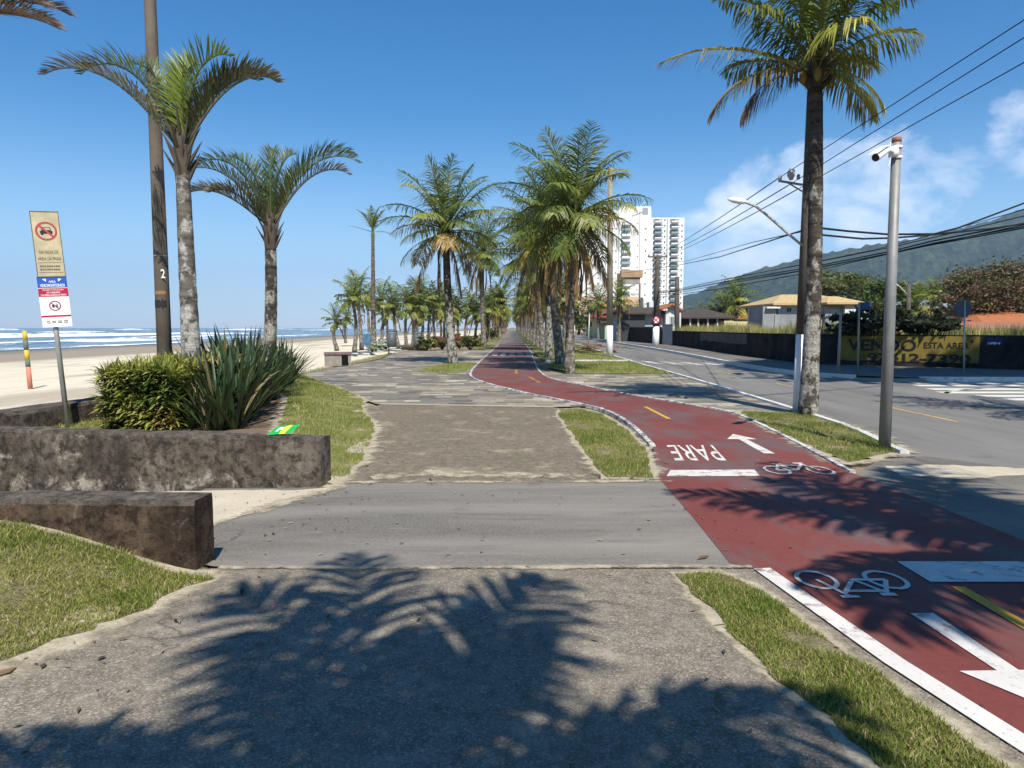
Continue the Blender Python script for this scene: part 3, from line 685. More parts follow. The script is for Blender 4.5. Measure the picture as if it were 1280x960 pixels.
def trunk_mesh(mb, b, h, r0, r1, lean=0.0, seed=0, n=10, flare=1.25):
    N = 26; pts = []; rs = []; b = Vector(b); h = Vector(h)
    side = Vector((math.cos(seed * 1.7), math.sin(seed * 1.7), 0)) * lean
    for i in range(N + 1):
        t = i / N; p = b.lerp(h, t) + side * math.sin(math.pi * t); pts.append(p)
        rr = r0 + (r1 - r0) * t + r0 * (flare - 1) * math.exp(-t * 9); rr *= 1 + .05 * mnoise.noise(Vector((seed, t * 23, 0))) + .035 * (i % 2); rs.append(rr)
    pts[0] = pts[0] - Vector((0, 0, .15)); mb.tube(pts, rs, n, True)
CROWNS = [coco_crown(101, 36, 2.85, 54, .95, .034, 10, sick=.16), coco_crown(102, 30, 2.6, 50, .9, .034, 7, sick=.25), coco_crown(103, 32, 2.6, 50, .9, .034, 8, sick=.2)]
FARC = [coco_crown(110 + i, 24, 2.5, 22, .85, .075, 8 if i < 2 else 6, sick=.35) for i in range(3)]
YOUNGC = [coco_crown(120 + i, 17, 2.2, 22, .62, .08, 1, sick=.1) for i in range(3)]
def palm(base, hub, label, group=None, crown=None, r0=.16, r1=.11, mat=None, lean=.1, scale=1.0, rot=0.0, seed=0, name='coconut_palm', cat='palm tree', extra=None):
    root = empty(name, base, label, cat, group)
    mb = MB(); trunk_mesh(mb, base, hub, r0, r1, lean, seed); mb.build('trunk', mat or M_tr_mid, root, True)
    c = bpy.data.objects.new('crown', crown); C.objects.link(c); c.parent = root; c.location = Vector(hub) - Vector(base); c.rotation_euler = (0, 0, rot); c.scale = (scale,) * 3
    return root
def palm_px(bx, by, hx, hy, label, **k):
    b = G(bx, by); h = D(hx, hy, b.y); return palm(b, h, label, **k)
M_tr_row = M_tr_rowm
MED = 'coconut palms in the median row'
palm_px(712, 466, 716, 272, 'fullest coconut palm, nearest of the row on the lawn beside the cycle path', group=MED, crown=CROWNS[0], r0=.165, r1=.12, mat=M_tr_row, scale=1.02, rot=.7, seed=1)
palm_px(701, 455.6, 690, 292, 'coconut palm second from the front in the median row, dead fronds hanging down its trunk', group=MED, crown=CROWNS[1], r0=.2, r1=.13, mat=M_tr_row, scale=1.08, rot=2.2, seed=2)
palm_px(686, 447, 684, 300, 'dark trunked coconut palm third from the front in the median row', group=MED, crown=CROWNS[2], r0=.18, r1=.13, mat=M_tr_dark, scale=1.15, rot=4.1, seed=3)
palm_px(679, 438.5, 664, 322, 'coconut palm fourth in the median row with a shaggy brown skirt of dead fronds', group=MED, crown=CROWNS[0], r0=.19, r1=.14, mat=M_tr_row, scale=1.2, rot=1.1, seed=4)
i = 0; y = 58.0
while y < 330:
    h = 5.6 + rnd.uniform(-.8, 1.3)
    palm((2.3 + rnd.uniform(-.35, .35), y, 0), (2.3 + rnd.uniform(-.5, .4), y, h), 'coconut palm far along the median row, one of many narrowing to the distance', group='far coconut palms of the median row', crown=FARC[i % 3], r0=.17, r1=.13, mat=M_tr_row, scale=rnd.uniform(.95, 1.2), rot=rnd.uniform(0, 6.28), seed=10 + i)
    y += 7.5 + .012 * y; i += 1
y = 66.0
while y < 300:
    palm((5.0 + rnd.uniform(-.3, .3), y, 0), (5.0 + rnd.uniform(-.5, .4), y, 5.0 + rnd.uniform(-.8, .8)), 'coconut palm far along the road side kerb, behind the median row', group='far coconut palms along the road kerb', crown=FARC[i % 3], r0=.17, r1=.13, mat=M_tr_row, scale=rnd.uniform(.9, 1.1), rot=rnd.uniform(0, 6.28), seed=60 + i)
    y += 15; i += 1
# left of the cycle path
palm_px(566.5, 455, 557, 288, 'coconut palm alone on a small grass island in the slate paving', crown=CROWNS[1], r0=.19, r1=.14, mat=M_tr_dark, scale=1.12, rot=5.2, seed=5)
palm_px(605, 434, 603, 318, 'slimmer coconut palm on the paving edge left of the cycle path, dark trunk', crown=CROWNS[2], r0=.2, r1=.14, mat=M_tr_mid, scale=1.2, rot=.3, seed=6)
y = 82.0
while y < 320:
    palm((-2.6 + rnd.uniform(-.5, .4), y, 0), (-2.5 + rnd.uniform(-.6, .4), y, 4.6 + rnd.uniform(-1, 1.4)), 'coconut palm far along the beach side of the cycle path', group='far coconut palms left of the cycle path', crown=FARC[i % 3], r0=.17, r1=.12, mat=M_tr_mid, scale=rnd.uniform(.85, 1.1), rot=rnd.uniform(0, 6.28), seed=90 + i)
    y += 13; i += 1
# tall thin palm
r = random.Random(5); mb = MB(); mb.col = (.12, .14, .05); mb.tube([(0, 0, -.7), (0, 0, -.2), (0, 0, .3)], [.12, .14, .06], 8)
for k in range(9): frond(mb, (0, 0, .1), k * 2.4, rad(82 - 4.5 * k), 1.9, rad(38), 34, .5, .05, mixc(GREENY, OLIVE, .5), .1, .4, r)
frond(mb, (0, 0, 0), rad(165), rad(18), 2.1, rad(10), 20, .2, .04, BROWN, .0, .5, r); frond(mb, (0, 0, 0), rad(-10), rad(5), 1.4, rad(40), 26, .35, .05, OLIVE, .0, .7, r)
palm_px(467, 436.5, 466, 290, 'very tall slender palm with a small sparse upright crown', crown=mb.mesh('crown', M_palm), r0=.2, r1=.11, mat=M_tr_row, lean=0, seed=3, name='slender_palm')
# young palms on the beach edge
YG = 'young coconut palms at the beach edge'
for k, (bx, by, hx, hy, s) in enumerate(((443, 437.5, 440, 374, .85), (452, 435, 447, 368, .95), (421, 436, 420, 402, .62), (462, 432, 459, 380, .8), (476, 431.5, 476, 376, .95), (498, 433, 492, 385, 1.0), (508, 431, 510, 378, 1.05), (516, 431, 513, 386, .9), (527, 430.5, 527, 376, 1.1), (545, 430, 543, 380, 1.1), (536, 428, 537, 388, 1.0), (557, 428.5, 556, 384, 1.1), (573, 428, 571, 386, 1.1), (582, 427, 586, 388, 1.1), (484, 427.5, 484, 394, .9), (592, 426, 595, 392, 1.2), (625, 424.5, 627, 382, 1.5), (522, 426, 521, 392, 1.2), (551, 425.5, 549, 393, 1.2), (566, 425, 563, 394, 1.3), (432, 427, 434, 398, .9))):
    lab = {0: 'short yellowish coconut palm leaning slightly, leftmost pair by the beach', 1: 'taller of the leftmost yellow green palm pair beside the beach', 2: 'small lone coconut palm standing on the sand edge, nearest the sea'}.get(k, 'young coconut palm in the grove at the beach edge behind the bins')
    palm_px(bx, by, hx, hy, lab, group=YG, crown=YOUNGC[k % 3], r0=.15, r1=.1, mat=M_tr_mid, scale=s, rot=k * 1.9, seed=k, lean=.2)

# ---- hero palms at the left (stiff three-ranked leaves)
TRI = ((.06, .085, .02), (.10, .11, .03), (.3, .24, .16)); TRIB = ((.09, .085, .04), (.2, .15, .09), (.36, .29, .21)); TRIY = ((.17, .22, .035), (.14, .19, .03), (.22, .2, .08))
DKB = ((.13, .085, .05), (.17, .12, .08), (.26, .2, .14))
def tri_palm(base, hub, specs, label, r0, r1, mat, seed, n=84):
    root = empty('triangle_palm', base, label, 'palm tree'); r = random.Random(seed)
    mb = MB(); trunk_mesh(mb, base, hub, r0, r1, .06, seed, 14, 1.35); mb.build('trunk', mat, root, True)
    h = Vector(hub); mb = MB()
    mb.col = (.10, .075, .055)
    mb.tube([h - Vector((0, 0, .25)), h, h + Vector((0, 0, .3)), h + Vector((0, 0, .6))], [r1 * 1.05, r1 * 1.25, r1 * 1.2, r1 * .5], 10)
    for k in range(26):   # old leaf bases
        a = k * 2.4; z = -.2 + .03 * k; e = rad(58); c = h + Vector((math.cos(a), math.sin(a), 0)) * r1 * .9 + Vector((0, 0, z))
        g_ = r.uniform(.5, 1.2); mb.col = (.12 * g_, .098 * g_, .066 * g_); mb.tube([c, c + Vector((math.cos(a) * .1, math.sin(a) * .1, .18)), c + Vector((math.cos(a) * .2, math.sin(a) * .2, .36))], [.035, .022, .005], 4)
    mb.build('leaf_bases', M_tri, root)
    mb = MB()
    for az, el, L, bend, cols, lift in specs:
        frond(mb, h + Vector((math.cos(rad(az)) * r1 * .6, math.sin(rad(az)) * r1 * .6, .3)), rad(az), rad(el), L * .94, rad(bend), n, .5, .02, cols, lift, .2, r, petiole=.1, pw=2.3, comb=1.15, fw=(34, 30))
    mb.build('crown', M_tri, root); return root
b = Vector((*g2(243, 524, .15), .12)); h = D(228, 208, b.y)
tri_palm(b, h, [(172, 66, 2.45, 118, TRI, .7), (186, 52, 2.5, 92, TRIB, .55), (80, 96, 1.75, 95, TRIY, .8), (-20, 84, 1.95, 125, TRIY, .5), (8, 64, 2.1, 108, TRI, .7), (-6, 55, 2.1, 92, TRIB, .55), (105, 82, 1.6, 60, TRIB, .6), (30, 70, 1.9, 90, TRI, .7), (150, 72, 2.0, 70, TRI, .6)], 'slim palm with pale lichen covered trunk between clipped hedge and sword leaved plants', .15, .1, M_tr_pale, 3)
b = Vector((*g2(334, 487, .15), .12)); h = D(338, 298, b.y)
tri_palm(b, h, [(178, 72, 2.6, 120, TRI, .7), (192, 60, 2.5, 108, TRI, .7), (205, 40, 2.0, 80, TRIB, .55), (100, 86, 2.3, 70, TRI, .75), (75, 80, 2.5, 80, TRI, .75), (20, 70, 3.1, 108, TRI, .7), (2, 64, 3.0, 112, mixc(TRI, TRIY, .3), .7), (-12, 54, 2.6, 98, TRIB, .6), (160, 80, 2.2, 85, TRI, .7), (230, 45, 1.7, 90, TRIB, .5), (60, 68, 2.2, 70, TRI, .7), (130, 60, 2.1, 90, TRIB, .6)], 'shorter palm with dark trunk and broad shaggy crown rising behind the sword leaved plants', .15, .125, M_tr_dark, 8)
b = Vector((-10.2, 11.4, -.5)); h = D(-78, 42, 11.4)
tri_palm(b, h, [(4, 14, 2.1, 50, DKB, .4), (-8, -2, 2.2, 30, DKB, .35), (10, 30, 2.1, 70, DKB, .4), (-14, 8, 2.2, 45, DKB, .4), (2, 4, 1.9, 35, DKB, .4), (-35, 0, 1.6, 35, BROWN, .3), (60, 60, 2.2, 80, TRI, .6), (180, 60, 2.4, 90, TRI, .6), (130, 70, 2.3, 80, TRI, .6), (230, 50, 2.2, 80, TRIB, .6)], 'palm by the sea wall with dry brown frond tips hanging beside the tall lamp pole', .18, .14, M_tr_dark, 12)

# ---- coconut palm by the road (near)
def hero_coco(base, hub, label, seed, extra=(), nf=24, L=2.7, mat=None, r0=.2, r1=.15, n=58, lo=-15, nuts=True, group=None, ll=.75, w=.034):
    root = empty('coconut_palm', base, label, 'palm tree', group); r = random.Random(seed)
    mb = MB(); trunk_mesh(mb, base, hub, r0, r1, .05, seed, 16, 1.3); mb.build('trunk', mat or M_tr_dark, root, True)
    h = Vector(hub); me = coco_crown(seed, nf, L, n, ll, w, 0, el_lo=lo, sick=.08)
    c = bpy.data.objects.new('crown', me); C.objects.link(c); c.parent = root; c.location = h - Vector(base)
    if extra:
        mb = MB()
        for az, el, LL, bend, cols, dead in extra: frond(mb, h + Vector((math.cos(rad(az)) * .14, math.sin(rad(az)) * .14, -.1)), rad(az), rad(el), LL, rad(bend), n, ll * .75, .03, cols, -.2, .9, r, dead, pw=1.3)
        mb.build('dry_fronds', M_palm, root)
    if nuts:
        for k, a in enumerate((200, 20, 250)):
            mb = MB(); c0 = h + Vector((math.cos(rad(a)) * .3, math.sin(rad(a)) * .3 - .05, -.28)); mb.col = (.22, .16, .03)
            mb.tube([c0 + Vector((0, 0, z)) for z in (.13, .1, .04, -.03, -.09, -.12)], [.01, .04, .06, .062, .04, .01], 10); mb.build('coconut', M_broad, root, True)
    return root
b = G(1010, 520); h = D(1020, 80, b.y)
hero_coco(b, h, 'coconut palm by the road with mottled dark trunk and one long dry frond', 44, [(182, 22, 2.75, 52, mixc(OLIVE, YELLOW, .6), False), (190, 2, 2.2, 72, mixc(OLIVE, BROWN, .6), False), (176, -6, 1.5, 75, BROWN, True), (20, -10, 1.4, 50, OLIVE, False), (-40, -20, 1.3, 50, OLIVE, False)], nf=17, L=2.15, r0=.142, r1=.105, lo=30, ll=.85)
# palms standing behind and beside the viewpoint; their shadows fall into the view
hero_coco((1.3, -2.3, 0), (.55, -1.95, 5.0), 'coconut palm on the narrow grass strip, casting the shadow on the footpath', 51, nf=15, L=2.15, n=50, lo=-12, w=.06, nuts=False)
hero_coco((5.3, .3, 0), (5.1, .4, 5.4), 'coconut palm by the road kerb, casting the shadow on the red lane', 52, nf=23, L=2.9, n=54, lo=-15, w=.06, nuts=False)
hero_coco((11.5, 9.4, 0), (11.3, 9.5, 5.6), 'coconut palm on the corner across the road', 53, nf=14, L=2.6, n=36, lo=-10, nuts=False)
# ---------------------------------------------------------------- low concrete walls
M_wA = m_wall('mouldy_concrete', (.165, .138, .108), (.05, .04, .031), (.46, .41, .33), pl=.585)
M_wB = m_wall('mossy_concrete', (.13, .088, .058), (.036, .024, .017), (.3, .27, .22), pl=.61)
M_wC = m_wall('grey_seawall', (.17, .145, .12), (.06, .045, .034), (.25, .22, .18), pl=.7)
M_wTop = m_wall('worn_wall_top', (.155, .13, .105), (.075, .06, .048), (.32, .29, .24), st=(1, 1, 1), pl=.66)
def wall_along(name, pts, w, z0, z1, mats, label, cat='wall', step=.12, seed=1, coping=True):
    # rough cast wall following a line; pts are the face towards the viewer
    root = empty(name, (pts[0][0], pts[0][1], 0), label, cat)
    P = subdiv(pts, step, False); mb = MB(); rows = []
    prof = [(0, 0.0), (0, .3), (0, .6), (.0, .88), (.012, .97), (.04, 1.0), (.5, 1.0), (.96, 1.0), (.99, .96), (1, .8), (1, 0)]
    for i, p in enumerate(P):
        a = Vector(P[max(0, i - 1)]); b = Vector(P[min(len(P) - 1, i + 1)]); t = (b - a).normalized(); nr = Vector((-t.y, t.x))
        zz1 = z1(p) if callable(z1) else z1; row = []
        for u, v in prof:
            q = Vector(p) + nr * (w * u); j = .012 * nz(q.x * 3 + u, q.y * 3, 2.1, seed + v * 4) + .007 * nz(q.x, q.y, 11, seed + v * 9)
            row.append(mb.vert((q.x + nr.x * j, q.y + nr.y * j, z0 + (zz1 - z0) * v + (j if v > .7 else 0))))
        rows.append(row)
    for a, b in zip(rows, rows[1:]):
        for k in range(len(prof) - 1):
            mb.mi = 1 if 4 <= k <= 7 else 0; mb.face((a[k], b[k], b[k + 1], a[k + 1]))
    mb.mi = 0; mb.face(rows[0]); mb.face(rows[-1][::-1])
    mb.build('wall_body', mats, root, False); return root
wall_along('low_wall', [(-7.0, 8.0), (-5.7, 7.76), (-3.8, 7.42), (-1.93, 7.09)], .23, -.7, .487, [M_wA, M_wTop], 'low mould stained concrete wall holding the planting bed, green wrapper lying on it', seed=3)
wall_along('low_wall', [(-9, 4.62), (-3.3, 4.55), (-2.05, 4.5)], .26, -.6, .485, [M_wB, M_wTop], 'low dark mossy concrete wall ending at the footpath, grass growing against its foot', seed=9)
wall_along('seawall', [(-7.3, 21), (-7.0, 16), (-6.95, 12.3), (-6.95, 11.4), (-7.15, 10), (-7.6, 8.6), (-8.5, 7.9)], .5, -.8, lambda p: .46, [M_wC, M_wTop], 'long low seawall between the planting bed and the beach sand', seed=14, step=.25)

# ---------------------------------------------------------------- tilted double sign at the left
M_steel = simple('galvanised_steel', (.42, .41, .38), .5, .2, 6, .5, .35); M_signback = simple('sign_metal', (.3, .3, .29), .5)
def flat(name, c): return simple(name, c, .55, .08, 4, .3)
M_beige = simple('weathered_plate', (.50, .43, .27), .6, .28, 5, .3, stain=(.36, .28, .15)); M_blk = flat('black_print', (.02, .02, .02)); M_rdp = flat('faded_red_print', (.42, .06, .07))
M_blue = flat('blue_print', (.02, .10, .42)); M_crim = flat('crimson_print', (.45, .01, .05)); M_wht = flat('white_print', (.8, .8, .78)); M_dk = flat('dark_print', (.1, .08, .05))
Ys = 10.15
base = Vector(D(86, 538, Ys)); base.z = height(base.x, base.y); topp = D(52, 268, Ys)
sg = empty('beach_sign', base, 'leaning pole with faded no cars plate above a white and blue no bottles plate', 'sign')
mb = MB(); mb.tube([base - Vector((0, 0, .1)), base.lerp(topp, .99)], .034, 12); mb.build('pole', M_steel, sg, True)
upv = (topp - base).normalized(); ang = rad(36); rx = Vector((math.cos(ang), math.sin(ang), 0)); rx = (rx - upv * rx.dot(upv)).normalized(); nrm = rx.cross(upv).normalized()
if nrm.y > 0: nrm = -nrm
def plate(name, c, w, h, mat):
    mb = MB(); M = [rx, upv, nrm]
    ids = []
    for e in (0, .004):
        for x, y in ((-w / 2, -h / 2), (w / 2, -h / 2), (w / 2, h / 2), (-w / 2, h / 2)): ids.append(mb.vert(c + rx * x + upv * y + nrm * e))
    for q in ((3, 2, 1, 0), (4, 5, 6, 7), (0, 1, 5, 4), (1, 2, 6, 5), (2, 3, 7, 6), (3, 0, 4, 7)): mb.face([ids[k] for k in q])
    return mb.build(name, mat, sg)
cU = D(59.5, 306, Ys) + nrm * .045; wU = 34.5 / F * Ys / 1.17; hU = 80 / F * Ys
pl = plate('warning_plate', cU, wU, hU, M_beige)
def on(c, x, y, e=.0062): return c + rx * x + upv * y + nrm * e
def sub(mb, name, mat, par): return mb.build(name, mat, par)
def rect(mb, c, x, y, w, h, e): mb.poly([on(c, x - w / 2, y - h / 2, e), on(c, x + w / 2, y - h / 2, e), on(c, x + w / 2, y + h / 2, e), on(c, x - w / 2, y + h / 2, e)])
mb = MB(); yc = hU * .2; R = wU * .39
mb.ring(on(cU, 0, yc, .0066), R * .8, R, rx, upv); q = mb.bar((-R * .62, R * .62), (R * .62, -R * .62), R * .2, rx, upv); mb.poly([on(cU, a, b + yc, .0074) for a, b in q]); sub(mb, 'prohibition_ring', M_rdp, pl)
mb = MB(); k = R
for poly in ([(-.55, -.28), (.55, -.28), (.58, .02), (-.58, .02)], [(-.45, .02), (.45, .02), (.36, .12), (-.36, .12)], [(-.5, -.42), (-.28, -.42), (-.28, -.28), (-.5, -.28)], [(.28, -.42), (.5, -.42), (.5, -.28), (.28, -.28)], [(-.48, .1), (-.4, .1), (-.27, .42), (-.35, .42)], [(.48, .1), (.4, .1), (.27, .42), (.35, .42)], [(-.35, .36), (.35, .36), (.35, .42), (-.35, .42)]): mb.poly([on(cU, a * k, b * k + yc, .0056) for a, b in poly])
sub(mb, 'car_symbol', M_blk, pl)
mb = MB(); put_text(mb, 'NA FAIXA DE', on(cU, 0, -hU * .12), rx, upv, wU * .68, hU * .05, .01); put_text(mb, 'AREIA DA PRAIA', on(cU, 0, -hU * .22), rx, upv, wU * .82, hU * .05, .01)
for y in (-.28, -.43): rect(mb, cU, 0, hU * y, wU * .86, hU * .006, .0056)
for y, n_ in ((-.335, 9), (-.385, 11)):
    for i in range(n_): rect(mb, cU, wU * (-.36 + .72 * i / n_ + .02), hU * y, wU * .72 / n_ * (.55 + .3 * rnd.random()), hU * .026, .0056)
sub(mb, 'lettering', M_dk, pl)
mb = MB()
for x, y, w, h in ((0, .5, 1, .014), (0, -.5, 1, .014), (.5, 0, .028, 1), (-.5, 0, .028, 1)): rect(mb, cU, wU * x * .985, hU * y * .99, wU * w, hU * h, .0058 + abs(x) * .001)
sub(mb, 'border', M_dk, pl)
cL = D(68, 377.5, Ys) + nrm * .045; wL = 36.5 / F * Ys / 1.17; hL = 62 / F * Ys
pl = plate('warning_plate', cL, wL, hL, M_wht)
mb = MB(); rect(mb, cL, 0, hL * .39, wL, hL * .22, .0056); sub(mb, 'blue_header', M_blue, pl)
mb = MB(); rect(mb, cL, 0, hL * .185, wL, hL * .165, .0056); mb.build('red_band', M_crim, pl); mb = MB(); rect(mb, cL, 0, -hL * .285, wL, hL * .035, .0056); yc = -hL * .08; R = wL * .2
sub(mb, 'red_band', M_crim, pl)
mb = MB(); mb.ring(on(cL, 0, yc, .0058), R * .8, R, rx, upv); q = mb.bar((-R * .62, R * .62), (R * .62, -R * .62), R * .16, rx, upv); mb.poly([on(cL, a, b + yc, .0068) for a, b in q]); sub(mb, 'prohibition_ring', flat('dark_red_print', (.3, .02, .04)), pl)
mb = MB()
for poly in ([(-.5, -.35), (-.1, -.35), (-.1, .1), (-.18, .3), (-.42, .3), (-.5, .1)], [(.12, -.4), (.3, -.4), (.3, .05), (.24, .45), (.18, .45), (.12, .05)], [(.36, -.4), (.52, -.4), (.52, .05), (.46, .45), (.42, .45), (.36, .05)]): mb.poly([on(cL, a * R, b * R + yc, .0054) for a, b in poly])
sub(mb, 'bottle_symbol', M_blk, pl)
mb = MB(); put_text(mb, 'ÁREA', on(cL, 0, hL * .405, .0068), rx, upv, wL * .24, hL * .055, .01); put_text(mb, 'VIDEOMONITORADA', on(cL, 0, hL * .325, .0068), rx, upv, wL * .84, hL * .06, .02)
for sg_ in (-1, 1):
    m3 = MB(); m3.poly([on(cL, sg_ * wL * .33, hL * .45, .0068), on(cL, sg_ * wL * .2, hL * .46, .0068), on(cL, sg_ * wL * .2, hL * .40, .0068)]); m3.build('arrow_mark', M_wht, pl)
sub(mb, 'lettering', M_wht, pl); mb = MB(); put_text(mb, 'PROIBIDA A UTILIZAÇÃO', on(cL, 0, hL * .235, .0068), rx, upv, wL * .7, hL * .036, .01); put_text(mb, 'DE GARRAFAS', on(cL, 0, hL * .185, .0068), rx, upv, wL * .45, hL * .032, .01); put_text(mb, 'OU EMBALAGENS DE VIDRO', on(cL, 0, hL * .135, .0068), rx, upv, wL * .86, hL * .036, .01)
sub(mb, 'lettering', M_wht, pl)
mb = MB(); mb.ring(on(cL, -wL * .28, -hL * .4, .0058), wL * .03, wL * .055, rx, upv, 12); mb.build('emblem', M_dk, pl); mb = MB()
for x in (-.1, .1, .3):
    for y in (-.385, -.415):
        mb = MB(); rect(mb, cL, wL * x, hL * y, wL * .14, hL * .016, .0058); sub(mb, 'small_lettering', M_dk, pl)

# ---------------------------------------------------------------- striped marker post on the sand
bp = G(38, 485.5, -.49); bp.z = beach_z(bp.x, bp.y) + .01; hp = 72.5 / F * bp.y; ps = empty('marker_post', bp, 'leaning round post striped yellow, dark green and salmon, planted in the beach sand', 'post')
cols = [((.55, .2, .13), .38), ((.12, .16, .12), .12), ((.62, .45, .06), .17), ((.12, .16, .12), .17), ((.62, .45, .06), .16)]
z = 0
for i, (c, f) in enumerate(cols):
    mb = MB(); lean = Vector((-.05, 0, 1)); mb.tube([bp + lean * (z * hp - (.1 if i == 0 else 0)), bp + lean * (z + f) * hp], .075, 12); z += f
    mb.build('painted_band', simple('post_paint', c, .7, .25, 5), ps, True)

# ---------------------------------------------------------------- hedge and sword leaved plants
def leafblade(mb, p, d, up, L, w, col, segs=3, bend=.4, r=rnd):
    d = Vector(d).normalized(); s = d.cross(up).normalized() if d.cross(up).length > .05 else Vector((1, 0, 0)); q = Vector(p); pr = None; s0 = r.uniform(.8, 1.25)
    fold = s.cross(d).normalized() * w * .18
    for k in range(segs + 1):
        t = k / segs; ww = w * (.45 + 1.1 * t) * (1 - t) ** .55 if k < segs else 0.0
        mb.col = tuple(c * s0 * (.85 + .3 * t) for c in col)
        if k < segs: cur = (mb.vert(q - s * ww + fold), mb.vert(q), mb.vert(q + s * ww + fold))
        else: cur = (mb.vert(q),)
        if pr:
            if len(cur) == 3: mb.face((pr[0], pr[1], cur[1], cur[0])); mb.face((pr[1], pr[2], cur[2], cur[1]))
            else: mb.face((pr[0], pr[1], cur[0])); mb.face((pr[1], pr[2], cur[0]))
        pr = cur; d = (d - Vector((0, 0, bend / segs)) * (1 + t)).normalized(); q = q + d * L / segs
hb = empty('clipped_hedge', (-5.27, 11.25, .13), 'box shaped clipped hedge of yellow green leaves with darker inside, beside the pale palm trunk', 'hedge')
r = random.Random(9); mb = MB(); cx, cy = -5.27, 11.25; hx, hy, hz = .5, 1.3, .86
for i in range(6500):
    f = r.random(); a, b = r.uniform(-1, 1), r.uniform(-1, 1)
    if f < .38: p = Vector((a * hx, b * hy, hz)); nrm2 = Vector((0, 0, 1))
    elif f < .66: p = Vector((a * hx, -hy, (b + 1) / 2 * hz)); nrm2 = Vector((0, -1, .35))
    elif f < .82: p = Vector((hx, a * hy, (b + 1) / 2 * hz)); nrm2 = Vector((1, 0, .35))
    else: p = Vector((-hx, a * hy, (b + 1) / 2 * hz)); nrm2 = Vector((-1, 0, .35))
    dep = abs(r.gauss(0, .09)); lump = .07 * nz(p.x + p.z, p.y - p.z, 2.5, 4)
    p = p - nrm2.normalized() * (dep - lump); q = Vector((cx, cy, .13)) + p
    d = (nrm2.normalized() + Vector((r.gauss(0, .6), r.gauss(0, .6), r.gauss(.5, .4)))).normalized()
    yl = max(0, min(1, .6 + .9 * nz(p.x, p.y + p.z, 2.2, 9) + r.gauss(0, .25) + (.25 if p.z > .8 else 0)))
    col = (.055 + .26 * yl, .095 + .21 * yl, .018 + .05 * yl)
    if p.z < .35 and r.random() < .3: col = (.12, .07, .035)
    leafblade(mb, q, d, Vector((0.3, .2, 1)), r.uniform(.16, .3), r.uniform(.018, .03), col, 3, .5, r)
mb.build('leaves', M_broad, hb)
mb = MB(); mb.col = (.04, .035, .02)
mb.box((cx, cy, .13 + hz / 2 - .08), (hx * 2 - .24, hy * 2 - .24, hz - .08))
for i in range(40):
    x, y = cx + r.uniform(-.5, .5), cy + r.uniform(-1.05, 1.05); mb.tube([(x, y, .05), (x + r.gauss(0, .06), y + r.gauss(0, .06), .5), (x + r.gauss(0, .12), y + r.gauss(0, .12), .95)], [.014, .01, .004], 5)
mb.build('stems', M_broad, hb)
def sword_mesh(seed, nl=36, L=1.28):
    r = random.Random(seed); mb = MB()
    for i in range(nl):
        a = i * 2.4 + r.uniform(-.3, .3); e = rad(r.uniform(48, 86)); d = Vector((math.cos(a) * math.cos(e), math.sin(a) * math.cos(e), math.sin(e)))
        g = r.random(); c = (.016 + .022 * g, .03 + .034 * g, .011 + .009 * g)
        if r.random() < .05: c = (.16, .13, .06)
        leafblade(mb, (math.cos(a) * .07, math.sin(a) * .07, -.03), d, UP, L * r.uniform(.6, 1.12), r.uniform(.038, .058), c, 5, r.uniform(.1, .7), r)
    return mb.mesh('leaves', M_sword)
SW = [sword_mesh(k) for k in range(5)]
spots = []
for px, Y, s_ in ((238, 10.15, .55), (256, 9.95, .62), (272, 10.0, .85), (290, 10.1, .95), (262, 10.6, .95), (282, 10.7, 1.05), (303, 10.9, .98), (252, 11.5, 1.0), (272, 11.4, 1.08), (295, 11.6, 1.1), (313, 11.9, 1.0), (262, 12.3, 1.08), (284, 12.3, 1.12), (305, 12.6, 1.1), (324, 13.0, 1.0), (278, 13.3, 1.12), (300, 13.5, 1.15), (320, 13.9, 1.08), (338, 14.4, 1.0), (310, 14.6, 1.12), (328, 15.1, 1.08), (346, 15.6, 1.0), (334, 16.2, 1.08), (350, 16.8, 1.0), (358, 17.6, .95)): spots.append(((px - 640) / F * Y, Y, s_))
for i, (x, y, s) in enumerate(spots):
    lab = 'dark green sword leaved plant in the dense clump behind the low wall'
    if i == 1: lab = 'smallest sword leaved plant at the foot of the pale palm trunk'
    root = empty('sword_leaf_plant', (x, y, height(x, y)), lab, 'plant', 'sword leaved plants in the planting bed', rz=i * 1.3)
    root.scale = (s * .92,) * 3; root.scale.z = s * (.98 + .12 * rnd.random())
    o = bpy.data.objects.new('leaves', SW[i % 5]); C.objects.link(o); o.parent = root
